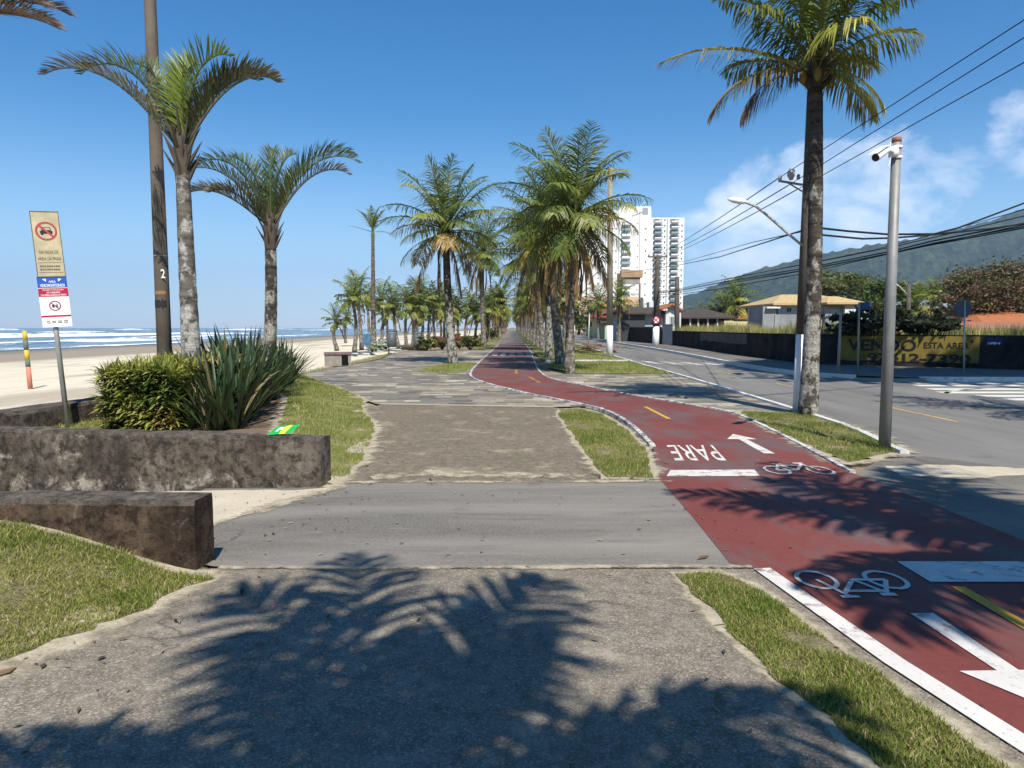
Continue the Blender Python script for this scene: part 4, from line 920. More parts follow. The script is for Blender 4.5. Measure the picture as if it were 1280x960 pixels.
# green snack wrapper on the wall
c = D(355, 544, 7.33); c.z = .495; wr = empty('snack_wrapper', c, 'crumpled green and yellow snack wrapper lying on top of the low wall', 'litter')
mb = MB(); cw, ch = .25, .15; gN = 9; idx = {}
M_wg = simple('green_foil', (.02, .38, .08), .25, .3, 20, .6); M_wy = simple('yellow_foil', (.75, .7, .05), .25, .2, 20, .6); M_ww = simple('white_foil', (.75, .82, .78), .3, .1, 20, .6)
for sgn in (1, -1):
    for i in range(gN):
        for j in range(gN):
            u, v = i / (gN - 1) * 2 - 1, j / (gN - 1) * 2 - 1; puff = .018 * (1 - u * u) * (1 - v * v) + .006 * nz(u * 2 + sgn, v * 2, 1.6, 4)
            idx[sgn, i, j] = mb.vert(c + Vector((u * cw / 2 + .03 * v, v * ch / 2, .045 + sgn * puff + .012 * u + .035 * v)))
    for i in range(gN - 1):
        for j in range(gN - 1):
            u = (i + .5) / (gN - 1) * 2 - 1; v = (j + .5) / (gN - 1) * 2 - 1
            mb.mi = 2 if (u + .35) ** 2 * 3 + v * v * 1.2 < .22 else (1 if -.1 < u < .42 or abs(v + .75) < .12 and u < .4 else 0)
            q = (idx[sgn, i, j], idx[sgn, i + 1, j], idx[sgn, i + 1, j + 1], idx[sgn, i, j + 1]); mb.face(q if sgn > 0 else q[::-1])
mb.build('wrapper_film', [M_wg, M_wy, M_ww], wr, True)

# ---------------------------------------------------------------- poles, lamps, cameras
M_cdark = simple('stained_concrete', (.135, .11, .085), .9, .35, 2.2, .2, stain=(.06, .05, .04)); M_cgrey = simple('grey_concrete', (.27, .25, .22), .9, .25, 3, .2); M_cbrown = simple('brown_concrete', (.10, .085, .07), .9, .3, 2.5, .2)
M_ctan = simple('tan_concrete', (.30, .265, .21), .9, .2, 3, .2); M_limew = simple('limewash', (.78, .78, .76), .8, .08, 3, .2); M_iron = simple('dark_iron', (.05, .05, .052), .6, .3, 6); M_rust = simple('rusted_cap', (.28, .12, .07), .8, .3, 8)
M_wplas = simple('white_plastic', (.8, .8, .78), .35, .03, 4, .5); M_porc = simple('porcelain', (.35, .33, .33), .25, .1, 8, .5); M_lens = Mt('lens_black', .1, .6, (.01, .01, .012)).m
b = G(206, 470, .1); b = Vector((D(206, 440, 13).x, 13, .1)); t = D(187.5, 0, 13) ; t2 = b + (t - b) * 1.5
p = empty('lamp_pole', b, 'tall stained brown concrete pole behind the clipped hedge, number 2 painted on it', 'pole')
mb = MB(); mb.tube([b - Vector((0, 0, .2)), b.lerp(t2, .25), b.lerp(t2, .6), t2], [.135, .122, .103, .085], 20); mb.build('shaft', M_cdark, p, True)
q = D(203.6, 342, 13 - .13); mb = MB(); put_text(mb, '2', q, (1, 0, 0), (-.04, 0, 1), .075, .16, .012); mb.build('painted_number', M_limew, p)
for y, rr, mm in ((320, .1225, M_cgrey), (380, .1255, simple('dark_stain', (.02, .02, .022), .8)), (366, .125, simple('ochre_stain', (.25, .15, .07), .9))):
    yy = D(0, y, 13).z; f = (yy - b.z) / (t2.z - b.z); c0 = b.lerp(t2, f); hh = {320: .012, 380: .1, 366: .045}[y]; mb = MB()
    if y == 320: mb.tube([c0 - UP * hh, c0 + UP * hh], rr + .002, 20, False)
    else:
        n0 = len(mb.v); prv = None
        for k in range(15):
            a = rad(215 + k * 8); jz = hh * (.7 + .7 * nz(k * .5, y, 1.3)); e = Vector((math.cos(a), math.sin(a), 0)) * (rr + .003); cur = (mb.vert(c0 + e - UP * jz), mb.vert(c0 + e + UP * jz))
            if prv: mb.face((prv[0], cur[0], cur[1], prv[1]))
            prv = cur
    mb.build('band' if y == 320 else 'stain', mm, p)
# camera pole on the grass triangle
b = G(1105.5, 563); t = D(1121, 172, b.y); p = empty('camera_pole', b, 'grey steel pole on the grass tip by the road, white security camera on top', 'pole')
mb = MB(); mb.tube([b - UP * .1, b.lerp(t, .5), b.lerp(t, .985)], [.076, .066, .056], 20); mb.build('shaft', simple('weathered_steel', (.25, .245, .23), .55, .22, 4, .4, .25, stain=(.17, .16, .15)), p, True)
mb = MB(); mb.tube([b.lerp(t, .985), t], .058, 20); mb.build('cap', M_rust, p, True)
c0 = D(1112, 190, b.y - .03)
mb = MB(); mb.box(D(1117, 190, b.y - .07), (.1, .06, .12)); mb.tube([D(1116, 190, b.y - .1), D(1110, 187, b.y - .16), D(1107, 189, b.y - .18)], .022, 8)
for y in (184, 197): mb.tube([D(1120, y, b.y) + Vector((0, 0, -.012)), D(1120, y, b.y) + Vector((0, 0, .012))], .078, 18, False)
mb.build('bracket', M_wplas, p, True)
A = D(1108, 187.5, b.y - .18); Bp = D(1094.5, 197, b.y - .34); dr = (Bp - A).normalized()
mb = MB(); mb.tube([A - dr * .02, A, A + dr * .1, Bp - dr * .01, Bp], [.02, .042, .046, .05, .05], 14); sdv = dr.cross(UP).normalized(); upd = sdv.cross(dr)
mb.poly([A + upd * .06 + sdv * .055, A + upd * .06 - sdv * .055, Bp + dr * .05 + upd * .062 - sdv * .06, Bp + dr * .05 + upd * .062 + sdv * .06])
cm = mb.build('security_camera', M_wplas, p, True)
mb = MB(); mb.disc(Bp + dr * .002, .046, sdv, upd, 18); mb.build('lens', M_lens, cm)
mb = MB(); mb.tube([D(1115, 181, b.y - .06), D(1113, 178, b.y - .09), D(1112.5, 186, b.y - .12)], .008, 5); mb.build('cable', M_wplas, p); mb = MB(); mb.tube([D(1113, 197, b.y - .1), D(1112, 203, b.y - .11), D(1110, 208, b.y - .11)], .007, 5); mb.build('cable', M_wplas, p)
# street light / power pole behind the palm
Yp = 13.35; b = Vector((D(997, 500, Yp).x, Yp, .03)); t = D(1015, 95, Yp); zc = D(0, 418, Yp).z; f = (zc - b.z) / (t.z - b.z)
UPL = empty('power_pole', b, 'slim brown concrete power pole with white foot right behind the roadside palm', 'pole')
mb = MB(); mb.tube([b - UP * .1, b.lerp(t, f)], [.088, .083], 14); mb.build('painted_foot', M_limew, UPL, True)
mb = MB(); mb.tube([b.lerp(t, f), t], [.085, .072], 14); mb.build('shaft', M_cbrown, UPL, True)
mb = MB(); a0 = D(1003, 231, Yp - .1); a1 = D(973, 226, Yp - .1); mb.tube([a0, a1], .022, 6); mb.tube([D(1004, 240, Yp - .1), D(984, 228, Yp - .1)], .014, 6); ca = mb.build('crossarm', simple('grey_arm', (.3, .28, .26), .8, .2), UPL)
for x, y, s in ((975, 222, 1), (998, 221, 1)):
    mb = MB(); c = D(x, y, Yp - .1); mb.tube([c + UP * z for z in (-.05, -.03, -.01, .02, .05)], [.02 * s, .035 * s, .03 * s, .035 * s, .012 * s], 10); mb.build('insulator', M_porc, ca, True)
mb = MB(); c = D(987, 219, Yp - .12); mb.tube([c + Vector((0, -.08, -.1)), c + Vector((0, -.07, -.02)), c + Vector((0, -.07, .05)), c + UP * .1], [.03, .07, .065, .02], 14); mb.build('spotlight', M_porc, ca, True)
def lamp_arm(root, pts, head, par=None, s=1.0):
    mb = MB(); mb.tube(pts, .024 * s, 8); arm = mb.build('lamp_arm', M_steel, root, True)
    d = (Vector(pts[-1]) - Vector(pts[-2])).normalized(); mb = MB(); p0 = Vector(pts[-1]); d.z *= .4; d.normalize()
    mb.tube([p0 - d * .04 * s, p0 + d * .05 * s, p0 + d * .2 * s, p0 + d * .3 * s], [.03 * s, .06 * s, .055 * s, .02 * s], 10); mb.build('lamp_head', M_wplas, arm, True)
lamp_arm(UPL, [D(1003, 307, Yp - .08), D(985, 292, Yp - .1), D(960, 270, Yp - .12), D(945, 258, Yp - .14), D(935, 254, Yp - .15), D(930, 252, Yp - .15)], None)
# other poles: (base px, top px, Y or None, radius, white foot px, label, arm)
def pole(bx, by, tx, ty, rr, label, foot=None, mat=None, cat='pole', Y=None, name='street_pole', crossarm=None, arm=None, group=None):
    b = G(bx, by) if Y is None else Vector((D(bx, by, Y).x, Y, 0)); t = D(tx, ty, b.y); root = empty(name, b, label, cat, group); z = 0.0
    if foot:
        zc = D(bx, foot, b.y).z; f = (zc - b.z) / (t.z - b.z); mb = MB(); mb.tube([b - UP * .1, b.lerp(t, f)], [rr * 1.12, rr * 1.06], 12); mb.build('painted_foot', M_limew, root, True); z = f
    mb = MB(); mb.tube([b.lerp(t, z), t], [rr * 1.04, rr * .75], 12); mb.build('shaft', mat or M_cgrey, root, True)
    if crossarm:
        mb = MB()
        for yy, wpx in crossarm:
            c = D(tx, yy, b.y - .1); w = wpx / F * b.y; mb.box(c, (w, .1, .1))
        ca = mb.build('crossarm', M_cbrown, root)
        for yy, wpx in crossarm[:1]:
            for k in (-.45, 0, .45):
                c = D(tx, yy, b.y - .1) + Vector((k * wpx / F * b.y, 0, .05)); mb = MB(); mb.tube([c, c + UP * .12, c + UP * .2], [.05, .07, .03], 8); mb.build('insulator', M_porc, ca, True)
    if arm:
        lamp_arm(root, [D(*a, b.y) for a in arm], None, s=b.y / 22)
    return root, b, t
P1 = pole(762, 445.5, 763, 210, .17, 'tall tan lamp pole with white foot on the median kerb', foot=407, mat=M_ctan, arm=[(762, 348), (756, 340), (748, 339), (740, 347), (735, 358)])
P2 = pole(819.5, 433.5, 822, 320, .26, 'dark power pole with crossarm and white foot carrying a round road sign', foot=408, mat=M_cbrown, crossarm=[(321, 24), (326, 14)])
P3 = pole(773, 427.5, 774, 342, .32, 'dark pole with white foot before the dark garden wall, left of the round sign', foot=411, mat=M_cbrown)
pole(846, 424, 846.5, 346, .26, 'bare wooden toned pole in front of the white porch house', mat=M_cbrown, Y=66)
pole(786.5, 425, 786.5, 376, .3, 'thin dark pole rising behind the far brown wall', mat=M_iron, Y=78)
pole(735, 437, 737, 392, .06, 'thin grey signpost on the median lawn by the road', mat=M_steel)
pole(1047.5, 468, 1051, 390, .05, 'short thin post with dark top on the corner pavement', mat=M_ctan, Y=22.9, cat='post')
pole(802, 424, 802.5, 372, .22, 'dark short pole against the base of the white tower', mat=M_cbrown, Y=85)
pole(1135, 418, 1136, 355, .22, 'dark pole with a thin street lamp arm among the trees behind the wall', mat=M_cbrown, Y=62, arm=[(1136, 372), (1130, 364), (1124, 358), (1119, 355)])
pole(555, 423, 555, 335, .16, 'pale slender light mast above the beach grove, nearer one', mat=M_cgrey, Y=95); pole(522, 423, 521.5, 345, .13, 'light mast rising from the middle of the beach grove', mat=M_cgrey, Y=105); 
pole(595, 422, 595, 352, .13, 'slim mast at the right edge of the beach grove', mat=M_cgrey, Y=110); pole(610, 422, 610, 350, .16, 'distant mast left of the cycle path vanishing point', mat=M_cgrey, Y=130)
# round no-entry style sign on the power pole
b2 = P2[1]; c = D(820, 400, b2.y - .4); rs = empty('round_sign', c, 'small round white sign with red rim and dark cross, fixed to the dark power pole', 'sign')
mb = MB(); mb.tube([c + Vector((0, .015, 0)), c], .33, 24); mb.build('sign_disc', M_wht, rs)
mb = MB(); mb.ring(c - Vector((0, .005, 0)), .235, .33, (1, 0, 0), (0, 0, 1), 24); mb.build('red_rim', flat('sign_red', (.5, .01, .02)), rs)
mb = MB()
for k, s in enumerate((1, -1)):
    mb.poly([(c.x + a, c.y - .006 - k * .003, c.z + z) for a, z in mb.bar((-.15, -.15 * s), (.15, .15 * s), .07, 0 * UP, 0 * UP)])
mb.build('cross_mark', flat('sign_dark', (.25, .01, .03)), rs)
mb = MB(); mb.box(D(820.5, 397, b2.y - .33), (.75, .04, 1.1)); o = mb.build('dark_board', simple('dark_board_paint', (.035, .018, .02), .8), rs)
# street name post
b = Vector((D(1072, 470, 23.0).x, 23.0, .1)); t = D(1074, 378, 23.0); sn = empty('street_sign', b, 'thin post with blue street name plates on top, by the yellow lettering', 'sign')
mb = MB(); mb.tube([b, t], .032, 10); mb.build('post', M_ctan, sn, True)
for y, a in ((380, .25), (384.5, -.2)):
    mb = MB(); cc = D(1080.5, y, 23.05); mb.box(cc, (.36, .012, .12), a); mb.build('name_plate', flat('street_blue', (.015, .04, .14)), sn)
# sign seen from behind
b = Vector((D(1204.5, 472, 22.4).x, 22.4, .12)); t = D(1206, 375, 22.4); sb = empty('road_sign', b, 'road sign seen from its grey back on a thin post before the yellow lettering', 'sign')
mb = MB(); mb.tube([b, t], .028, 10); mb.build('post', M_steel, sb, True)
mb = MB(); cc = D(1205, 386, 22.36); R = .29
mb.prism([(0, 0)] * 0 or [(cc.x + math.cos(rad(22.5 + 45 * k)) * R, math.sin(rad(22.5 + 45 * k)) * R) for k in range(8)], -.006, .006)
for i, v in enumerate(mb.v): mb.v[i] = (v[0], cc.y + .05 + v[2], cc.z + v[1])
mb.build('sign_plate', simple('plate_back', (.045, .06, .085), .6, .2, 6), sb)

# ---------------------------------------------------------------- benches and bins
M_bench = simple('bench_concrete', (.27, .235, .2), .9, .25, 5, .2); M_btop = simple('bench_top', (.17, .115, .115), .8, .25, 4, .3)
b = G(421, 457.5); bn = empty('concrete_bench', b, 'hollow box shaped concrete bench with brownish top on the paving edge', 'bench', rz=rad(0)); w, d, h = 1.0, 1.9, .55
bb = MB(); x0 = b.x - .46; Y0 = b.y
def slab(mb, x, y, z, sx, sy, sz, rz=rad(-20)):
    v = Matrix.Rotation(rz, 3, 'Z') @ Vector((x, y, 0)); mb.box((b.x + v.x, b.y + .2 + v.y, z), (sx, sy, sz), rz)
for s_ in (-.49, .49):
    mb = MB(); slab(mb, s_, 0, .24, .1, .6, .48, rad(14)); mb.build('side_panel', M_bench, bn)
mb = MB(); slab(mb, -.14, -.27, .24, .58, .07, .475, rad(14)); mb.build('front_panel', M_bench, bn)
mb = MB(); slab(mb, 0, .27, .24, .86, .07, .475, rad(14)); mb.build('back_panel', M_bench, bn)
mb = MB(); slab(mb, 0, 0, .525, 1.12, .7, .09, rad(14)); mb.build('seat', M_btop, bn)
def bin_(bx, by, ty, w, label):
    b = G(bx, by); zt = D(bx, ty, b.y).z; root = empty('litter_bin', b, label, 'bin', 'grey litter bins along the paving'); W = w / F * b.y; z0 = .42 if w > 11 else .25
    mb = MB(); mb.tube([b, (b.x, b.y, z0 + .3)], .05, 10); mb.build('post', M_steel, root, True)
    c = Vector((b.x + W * .28, b.y, 0)); mb = MB(); n = 18
    mb.tube([c + UP * z0, c + UP * (z0 + .02), c + UP * (zt - .22)], [W * .40, W * .44, W * .47], n, True); mb.build('bin_body', simple('bin_plastic', (.085, .09, .095), .5, .15, 5), root, True)
    mb = MB(); mb.tube([c + UP * (zt - .16), c + UP * (zt - .06), c + UP * zt], [W * .5, W * .48, W * .2], n); 
    for k in (-1, 1): mb.box(c + Vector((k * W * .42, 0, zt - .2)), (.04, .1, .14))
    mb.build('lid', simple('bin_lid', (.10, .105, .11), .4, .1, 5), root, True)
bin_(486, 442.5, 411.5, 13.5, 'nearer grey litter bin on its post, beside the low platform on the paving'); bin_(518.5, 437.5, 415, 10, 'farther grey litter bin, short, by the shrubs')
b = G(515, 437.5); pb = empty('low_platform', b, 'low dark square slab bench lying on the paving behind the nearer bin', 'bench'); mb = MB(); mb.box((b.x, b.y + .8, .26), (2.1, 1.7, .12)); mb.build('slab', simple('dark_slab', (.09, .075, .06), .9, .3, 5), pb); mb = MB(); mb.box((b.x, b.y + .8, .1), (1.6, 1.2, .2)); mb.build('base', M_bench, pb)
b = G(458, 433); ab = empty('folding_board', b, 'pale blue folding board standing among the palms by the beach', 'board'); W = .75; zt = D(458, 415, b.y).z
for s in (-1, 1):
    mb = MB(); mb.box((b.x, b.y + s * .2, zt / 2), (W, .03, zt), 0, Matrix.Rotation(rad(12 * s), 3, 'X')); mb.build('panel', flat('pale_blue_paint', (.35, .58, .66)), ab)
# dry frond pile beside the lamp pole
b = G(742, 441); fp = empty('frond_pile', b, 'pile of dry brown palm fronds dumped on the grass beside the tan lamp pole', 'frond pile'); r = random.Random(3); mb = MB()
for k in range(15):
    a = r.uniform(0, 6.28); o = b + Vector((r.gauss(0, .5), r.gauss(0, .4), r.uniform(.05, .35))); frond(mb, o, a, rad(r.uniform(0, 30)), r.uniform(1.0, 1.7), rad(35), 20, .4, .05, mixc(BROWN, ((.12, .07, .04),) * 3, r.random() * .6), -.1, .5, r)
mb.build('fronds', M_palm, fp)

# small dry debris blown onto the path
r = random.Random(23); mb = MB()
for k in range(420):
    e = r.random(); y = r.uniform(2.2, 8.5)
    x = r.choice((-2.0, 1.05)) + r.gauss(0, .22) if e < .75 else r.uniform(-2, 3.6)
    if 4.6 < y < 7.3 and e < .75: x = r.gauss(-2.3, .5) if r.random() < .6 else r.uniform(-2, 3)
    z = height(x, y) + .016; a = r.uniform(0, 6.28); l = r.uniform(.008, .03) * (2.2 if r.random() < .08 else 1); w = l * r.uniform(.15, .5); c_, s_ = math.cos(a), math.sin(a); g = r.uniform(.5, 1.3); mb.col = tuple(q * g for q in r.choice(((.2, .13, .07), (.28, .22, .14), (.1, .07, .05), (.35, .3, .22))))
    mb.poly([(x - c_ * l, y - s_ * l, z), (x + s_ * w, y - c_ * w, z + .004), (x + c_ * l, y + s_ * l, z + .002), (x - s_ * w, y + c_ * w, z + .005)])
mb.build('debris', M_blade)['kind'] = 'stuff'
# ---------------------------------------------------------------- boundary wall of the vacant lot with painted sale sign
def m_black_wall():
    t = Mt('blackened_block_wall', .95, .1)
    a = t.noise(.9, 7, .65); b = t.noise(5, 6, .7, st=(1, 1, .3))
    c = t.mix(t.ramp(a, [(.42, 0), (.62, 1)]), (.012, .012, .013), (.035, .033, .03)); c = t.mix(t.ramp(b, [(.6, 0), (.8, .6)]), c, (.075, .072, .07)); t.col(c); t.bump(b, .5, .02); return t.m
M_bw = m_black_wall(); WH = 1.33
def m_yellow_wall():
    t = Mt('old_yellow_paint', .9, .15); b = t.noise(3, 7, .7, st=(1, 1, .4)); f = t.noise(12, 5, .7)
    c = t.mix(t.ramp(b, [(.4, 0), (.75, 1)]), (.21, .155, .032), (.14, .10, .03)); c = t.mix(t.ramp(f, [(.55, 0), (.75, .7)]), c, (.09, .065, .03))
    z = t.sep(t.pos())[2]; lo = t.n('ShaderNodeMapRange', {0: z, 1: .5, 2: .15, 3: 0.0, 4: .9}).outputs[0]; c = t.mix(t.math('MULTIPLY', lo, t.ramp(b, [(.3, 0), (.6, 1)])), c, (.05, .04, .025)); t.col(c); return t.m
wl = empty('boundary_wall', (12.2, 31, .1), 'long blackened block wall round the vacant lot with yellow painted sale lettering', 'wall')
mb = MB(); pr = None
P = subdiv(WB, 1.0, False)
for i, p in enumerate(P):
    a = Vector(P[max(0, i - 1)]); b = Vector(P[min(len(P) - 1, i + 1)]); tt = (b - a).normalized(); nr = Vector((-tt.y, tt.x)) * .16; hz = WH + .015 * nz(p[0] * 2, p[1] * 2, 1)
    cur = [mb.vert((p[0], p[1], 0)), mb.vert((p[0], p[1], hz)), mb.vert((p[0] + nr.x, p[1] + nr.y, hz)), mb.vert((p[0] + nr.x, p[1] + nr.y, 0))]
    if pr:
        for k in range(3): mb.face((pr[k], cur[k], cur[k + 1], pr[k + 1]))
    else: mb.face(cur[::-1])
    pr = cur
mb.face(pr); mb.build('wall_body', M_bw, wl)
def wall_pt(x, e=.0):  # point on the frontal part by x
    for (x0, y0), (x1, y1) in zip(WB[4:], WB[5:]):
        if x <= x1: f = (x - x0) / (x1 - x0); return Vector((x + e * (y1 - y0) / math.hypot(x1 - x0, y1 - y0), y0 + (y1 - y0) * f - e * (x1 - x0) / math.hypot(x1 - x0, y1 - y0), 0))
def wx(px):  # x on the wall under an image column
    lo, hi = 12.75, 21.9
    for _ in range(40):
        m = (lo + hi) / 2; q = wall_pt(m)
        if (q.x / q.y) < (px - 640) / F: lo = m
        else: hi = m
    return lo
xa, xb = wx(1050), wx(1224); mb = MB(); N = 30; pr = None
for k in range(N + 1):
    q = wall_pt(xa + (xb - xa) * k / N, .012); zt = WH - .05 + .012 * nz(k * .7, 0, 1); zb = .3 + .1 * nz(k * .6, 3, 1)
    cur = (mb.vert((q.x, q.y, zb)), mb.vert((q.x, q.y, zt)))
    if pr: mb.face((pr[0], cur[0], cur[1], pr[1]))
    pr = cur
yp = mb.build('yellow_panel', m_yellow_wall(), wl)
mb = MB()
def wtext(body, p0, p1, yt, yb, bold=.01):
    x0, x1 = wx(p0), wx(p1); m2 = MB(); put_text(m2, body, (0, 0, 0), (1, 0, 0), (0, 1, 0), 1, 1, bold); b = len(mb.v)
    zt = D((p0 + p1) / 2, yt, wall_pt((x0 + x1) / 2).y).z; zb = D((p0 + p1) / 2, yb, wall_pt((x0 + x1) / 2).y).z
    for v in m2.v:
        q = wall_pt(x0 + (v[0] + .5) * (x1 - x0), .02); mb.vert((q.x, q.y, zb + (v[1] + .5) * (zt - zb)))
    for f in m2.f: mb.face([i + b for i in f])
wtext('VENDO', 1059, 1145, 424, 439, .03); wtext('ESTA AREA', 1154, 1211, 428, 436, .02); wtext('97412-7390', 1084, 1214, 442, 453.5, .04); wtext('(13)', 1074, 1082, 442, 450, .01); wtext("'", 1147, 1150, 424, 428, .02); wtext("'", 1213, 1216, 425, 429, .02)
mb.build('sale_lettering', flat('black_wall_paint', (.012, .012, .012)), wl)
mb = MB(); q0, q1 = wall_pt(wx(1232), .02), wall_pt(wx(1252), .02); mb.poly([(q0.x, q0.y, .98), (q1.x, q1.y, .98), (q1.x, q1.y, 1.24), (q0.x, q0.y, 1.24)]); mb.build('blue_poster', flat('poster_blue', (.012, .02, .12)), wl)
mb = MB(); q0, q1 = wall_pt(wx(1236), .026), wall_pt(wx(1249), .026); mb.poly([(q0.x, q0.y, 1.03), (q1.x, q1.y, 1.03), (q1.x, q1.y, 1.055), (q0.x, q0.y, 1.055)])
wtext('INTE  F', 1233.5, 1250, 427.5, 431, .02); mb.build('poster_lettering', M_wht, wl)
# older faint lettering on the road side of the wall
mb = MB(); put_text(mb, 'IVONE', (12.42 - .02, 41.4, 1.08), (-.095, -.995, 0), (0, 0, 1), 1.3, .22, .02); mb.build('faint_lettering', flat('old_black', (.02, .02, .02)), wl)
mb = MB(); prv = None
for k in range(14):
    y = 52 - k * 1.15; x = 12.3 + (y - 39) * (.6 / 8 if y > 39 else .15 / 8) - .02; cur = (mb.vert((x, y, .72 + .12 * nz(k, 0, .9))), mb.vert((x, y, 1.27)))
    if prv: mb.face((prv[0], cur[0], cur[1], prv[1]))
    prv = cur
mb.build('grey_patch', simple('grey_paint_patch', (.085, .08, .072), .9, .4, 2), wl)
# tall dry grass on the vacant lot
r = random.Random(17); mb = MB()
lot = [(14.2, 62), (13.2, 47), (12.6, 39), (12.45, 31.2), (13, 29.3), (17.2, 26.3), (22.5, 23), (34, 23), (60, 62)]
n = 0
while n < 26000:
    x = r.uniform(12.3, 40); y = r.uniform(24, 62)
    if r.random() < .5:
        q = rnd.choice(P); x, y = q[0] + abs(r.gauss(.25, .8)), q[1] + r.uniform(.1, 1.6)
    if not inside((x, y), lot): continue
    n += 1; d = nz(x, y, .35, 3); h = r.uniform(1.2, 1.85) + .4 * d; dry = r.random() < .55 - .5 * nz(x, y, .25, 8); s = r.uniform(.7, 1.3)
    mb.col = tuple(c * s for c in ((.42, .34, .14) if dry else (.2, .24, .06))); a = r.uniform(0, 6.28); w = r.uniform(.012, .03); lx, ly = r.gauss(0, .16), r.gauss(0, .16); ca, sa = math.cos(a) * w, math.sin(a) * w
    i = mb.vert((x - ca, y - sa, .0)); mb.vert((x + ca, y + sa, 0)); mb.vert((x + lx * .4 + ca * .8, y + ly * .4 + sa * .8, h * .65)); mb.vert((x + lx * .4 - ca * .8, y + ly * .4 - sa * .8, h * .65)); mb.vert((x + lx, y + ly, h)); mb.face((i, i + 1, i + 2, i + 3)); mb.face((i + 3, i + 2, i + 4))
mb.build('tall_grass', M_blade)['kind'] = 'stuff'

# ---------------------------------------------------------------- broadleaf trees and shrubs
M_bark = simple('tree_bark', (.10, .08, .06), .95, .3, 6, .1)
def leafcloud(mb, c, R, n, ls, cols, r, flat_=1.0, clumps=26, hollow=.55):
    c = Vector(c); cl = []
    for k in range(clumps):
        while True:
            v = Vector((r.uniform(-1, 1), r.uniform(-1, 1), r.uniform(-.75, 1)))
            if hollow < v.length < 1.0: break
        cl.append((c + Vector((v.x * R[0], v.y * R[1], v.z * R[2])), r.uniform(.16, .36), r.choice(cols)))
    for i in range(n):
        q, s, col = cl[i % clumps]; v = Vector((r.gauss(0, 1), r.gauss(0, 1), r.gauss(0, .65 * flat_))) * s * .75
        p = q + Vector((v.x * R[0], v.y * R[1], v.z * R[2])); a = Vector((r.gauss(0, 1), r.gauss(0, 1), r.gauss(0, .6))).normalized(); b = a.cross(Vector((r.gauss(0, 1), r.gauss(0, 1), r.gauss(0, 1)))).normalized(); l = ls * r.uniform(.6, 1.3); k = r.uniform(.7, 1.35)
        mb.col = tuple(x * k for x in col); mb.poly([p - a * l, p + b * l * .45, p + a * l, p - b * l * .45])
    return cl
def tree(px, py, Y, wpx, hpx, label, cols, n=2600, ls=.22, name='tree', cat='tree', base_z=0, seed=1, clumps=26, flat_=1.0, hollow=.5, group=None, trunk=True, world=None):
    r = random.Random(seed)
    if world: c, R = world
    else: c = D(px, py, Y); R = (wpx / 2 / F * Y, wpx / 2 / F * Y * .9, hpx / 2 / F * Y)
    c = Vector(c); base = Vector((c.x + r.uniform(-.3, .3), c.y, base_z)); root = empty(name, base, label, cat, group)
    mb = MB(); cl = leafcloud(mb, c, R, n, ls, cols, r, flat_, clumps, hollow); mb.build('crown' if trunk else 'leaves', M_broad, root)
    mb = MB(); mb.col = (1, 1, 1); rt = max(.06, R[2] * .07); fork = base.lerp(c, .62)
    if trunk: mb.tube([base - UP * .1, base.lerp(fork, .5) + Vector((rt * .5, 0, 0)), fork], [rt * 1.35, rt, rt * .8], 10)
    for q, s, _ in cl[:14]:
        f0 = fork if trunk else base; m = f0.lerp(q, .5) + Vector((r.gauss(0, .1), r.gauss(0, .1), .1)) * R[0] * .5; mb.tube([f0, m, q], [rt * .55, rt * .35, rt * .12], 6)
    mb.build('trunk' if trunk else 'stems', M_bark, root, True); return root
GA = [(.055, .085, .02), (.085, .115, .028), (.04, .065, .018)]; GB = [(.10, .12, .04), (.14, .15, .055), (.08, .10, .035)]; GR = [(.13, .09, .05), (.11, .105, .04), (.15, .10, .06), (.08, .09, .035), (.17, .15, .07)]
tree(1248, 368, 50, 116, 74, 'wide tropical almond tree with mixed rusty red and green leaves above the orange tiled roof', GR, 16000, .125, seed=2, clumps=70, hollow=.25)
tree(1192, 385, 56, 55, 44, 'small rusty leaved tree left of the wide almond tree, over the lot wall', GR, 4500, .14, seed=22, clumps=30, hollow=.3)
tree(1052, 360, 95, 74, 44, 'rounded airy olive green tree rising behind the tan roofed house', GB, 6500, .24, seed=3, clumps=46, flat_=.8)
tree(1108, 380, 74, 62, 56, 'dense dark green tree behind the blue edged house wall', GA, 4200, .22, seed=4, clumps=34)
tree(1150, 398, 80, 44, 30, 'low dark shrubby tree in front of the blue grey roof', GA, 2200, .2, seed=5)
tree(1165, 372, 110, 60, 30, 'bushy tree far behind the blue grey roof', GA, 2400, .3, seed=6)
tree(895, 392, 100, 40, 20, 'low bushes behind the dark tiled house roof', GA, 1600, .3, seed=7)
tree(940, 395, 105, 36, 26, 'shrubby tree between the dark roof and the tan roofed house', GA, 1600, .3, seed=8)
tree(862, 397, 105, 30, 18, 'small bush left of the dark tiled roof', GA, 900, .3, seed=82)
for k, (px, Y, w, h) in enumerate(((752, 120, 36, 34), (725, 150, 40, 44), (705, 200, 30, 36))):
    tree(px, 395, Y, w, h, 'leafy green tree behind the far end of the road, between the palms and the tower', GA, 1800, .35, seed=30 + k, group='trees at the far end of the road')
for k, (px, Y, w, h) in enumerate(((1095, 26.8, 95, 34), (1160, 25.9, 60, 26))):
    tree(px, 402 + 3 * k, Y + 1.4, w, h, ('larger', 'smaller')[k] + ' dark leafy shrub hanging over the wall above the yellow lettering', [(.02, .026, .012), (.028, .038, .016), (.045, .05, .02)], 1500, .16, 'shrub', 'shrub', .2, 40 + k, 20, .8, .2, trunk=False)
palm(G(922, 412) * 0 + Vector((D(922, 410, 95).x, 95, 0)), D(921, 378, 95), 'feathery palm rising behind the dark tiled roof before the mountain', crown=FARC[0], scale=1.45, seed=7, r0=.2, name='garden_palm')
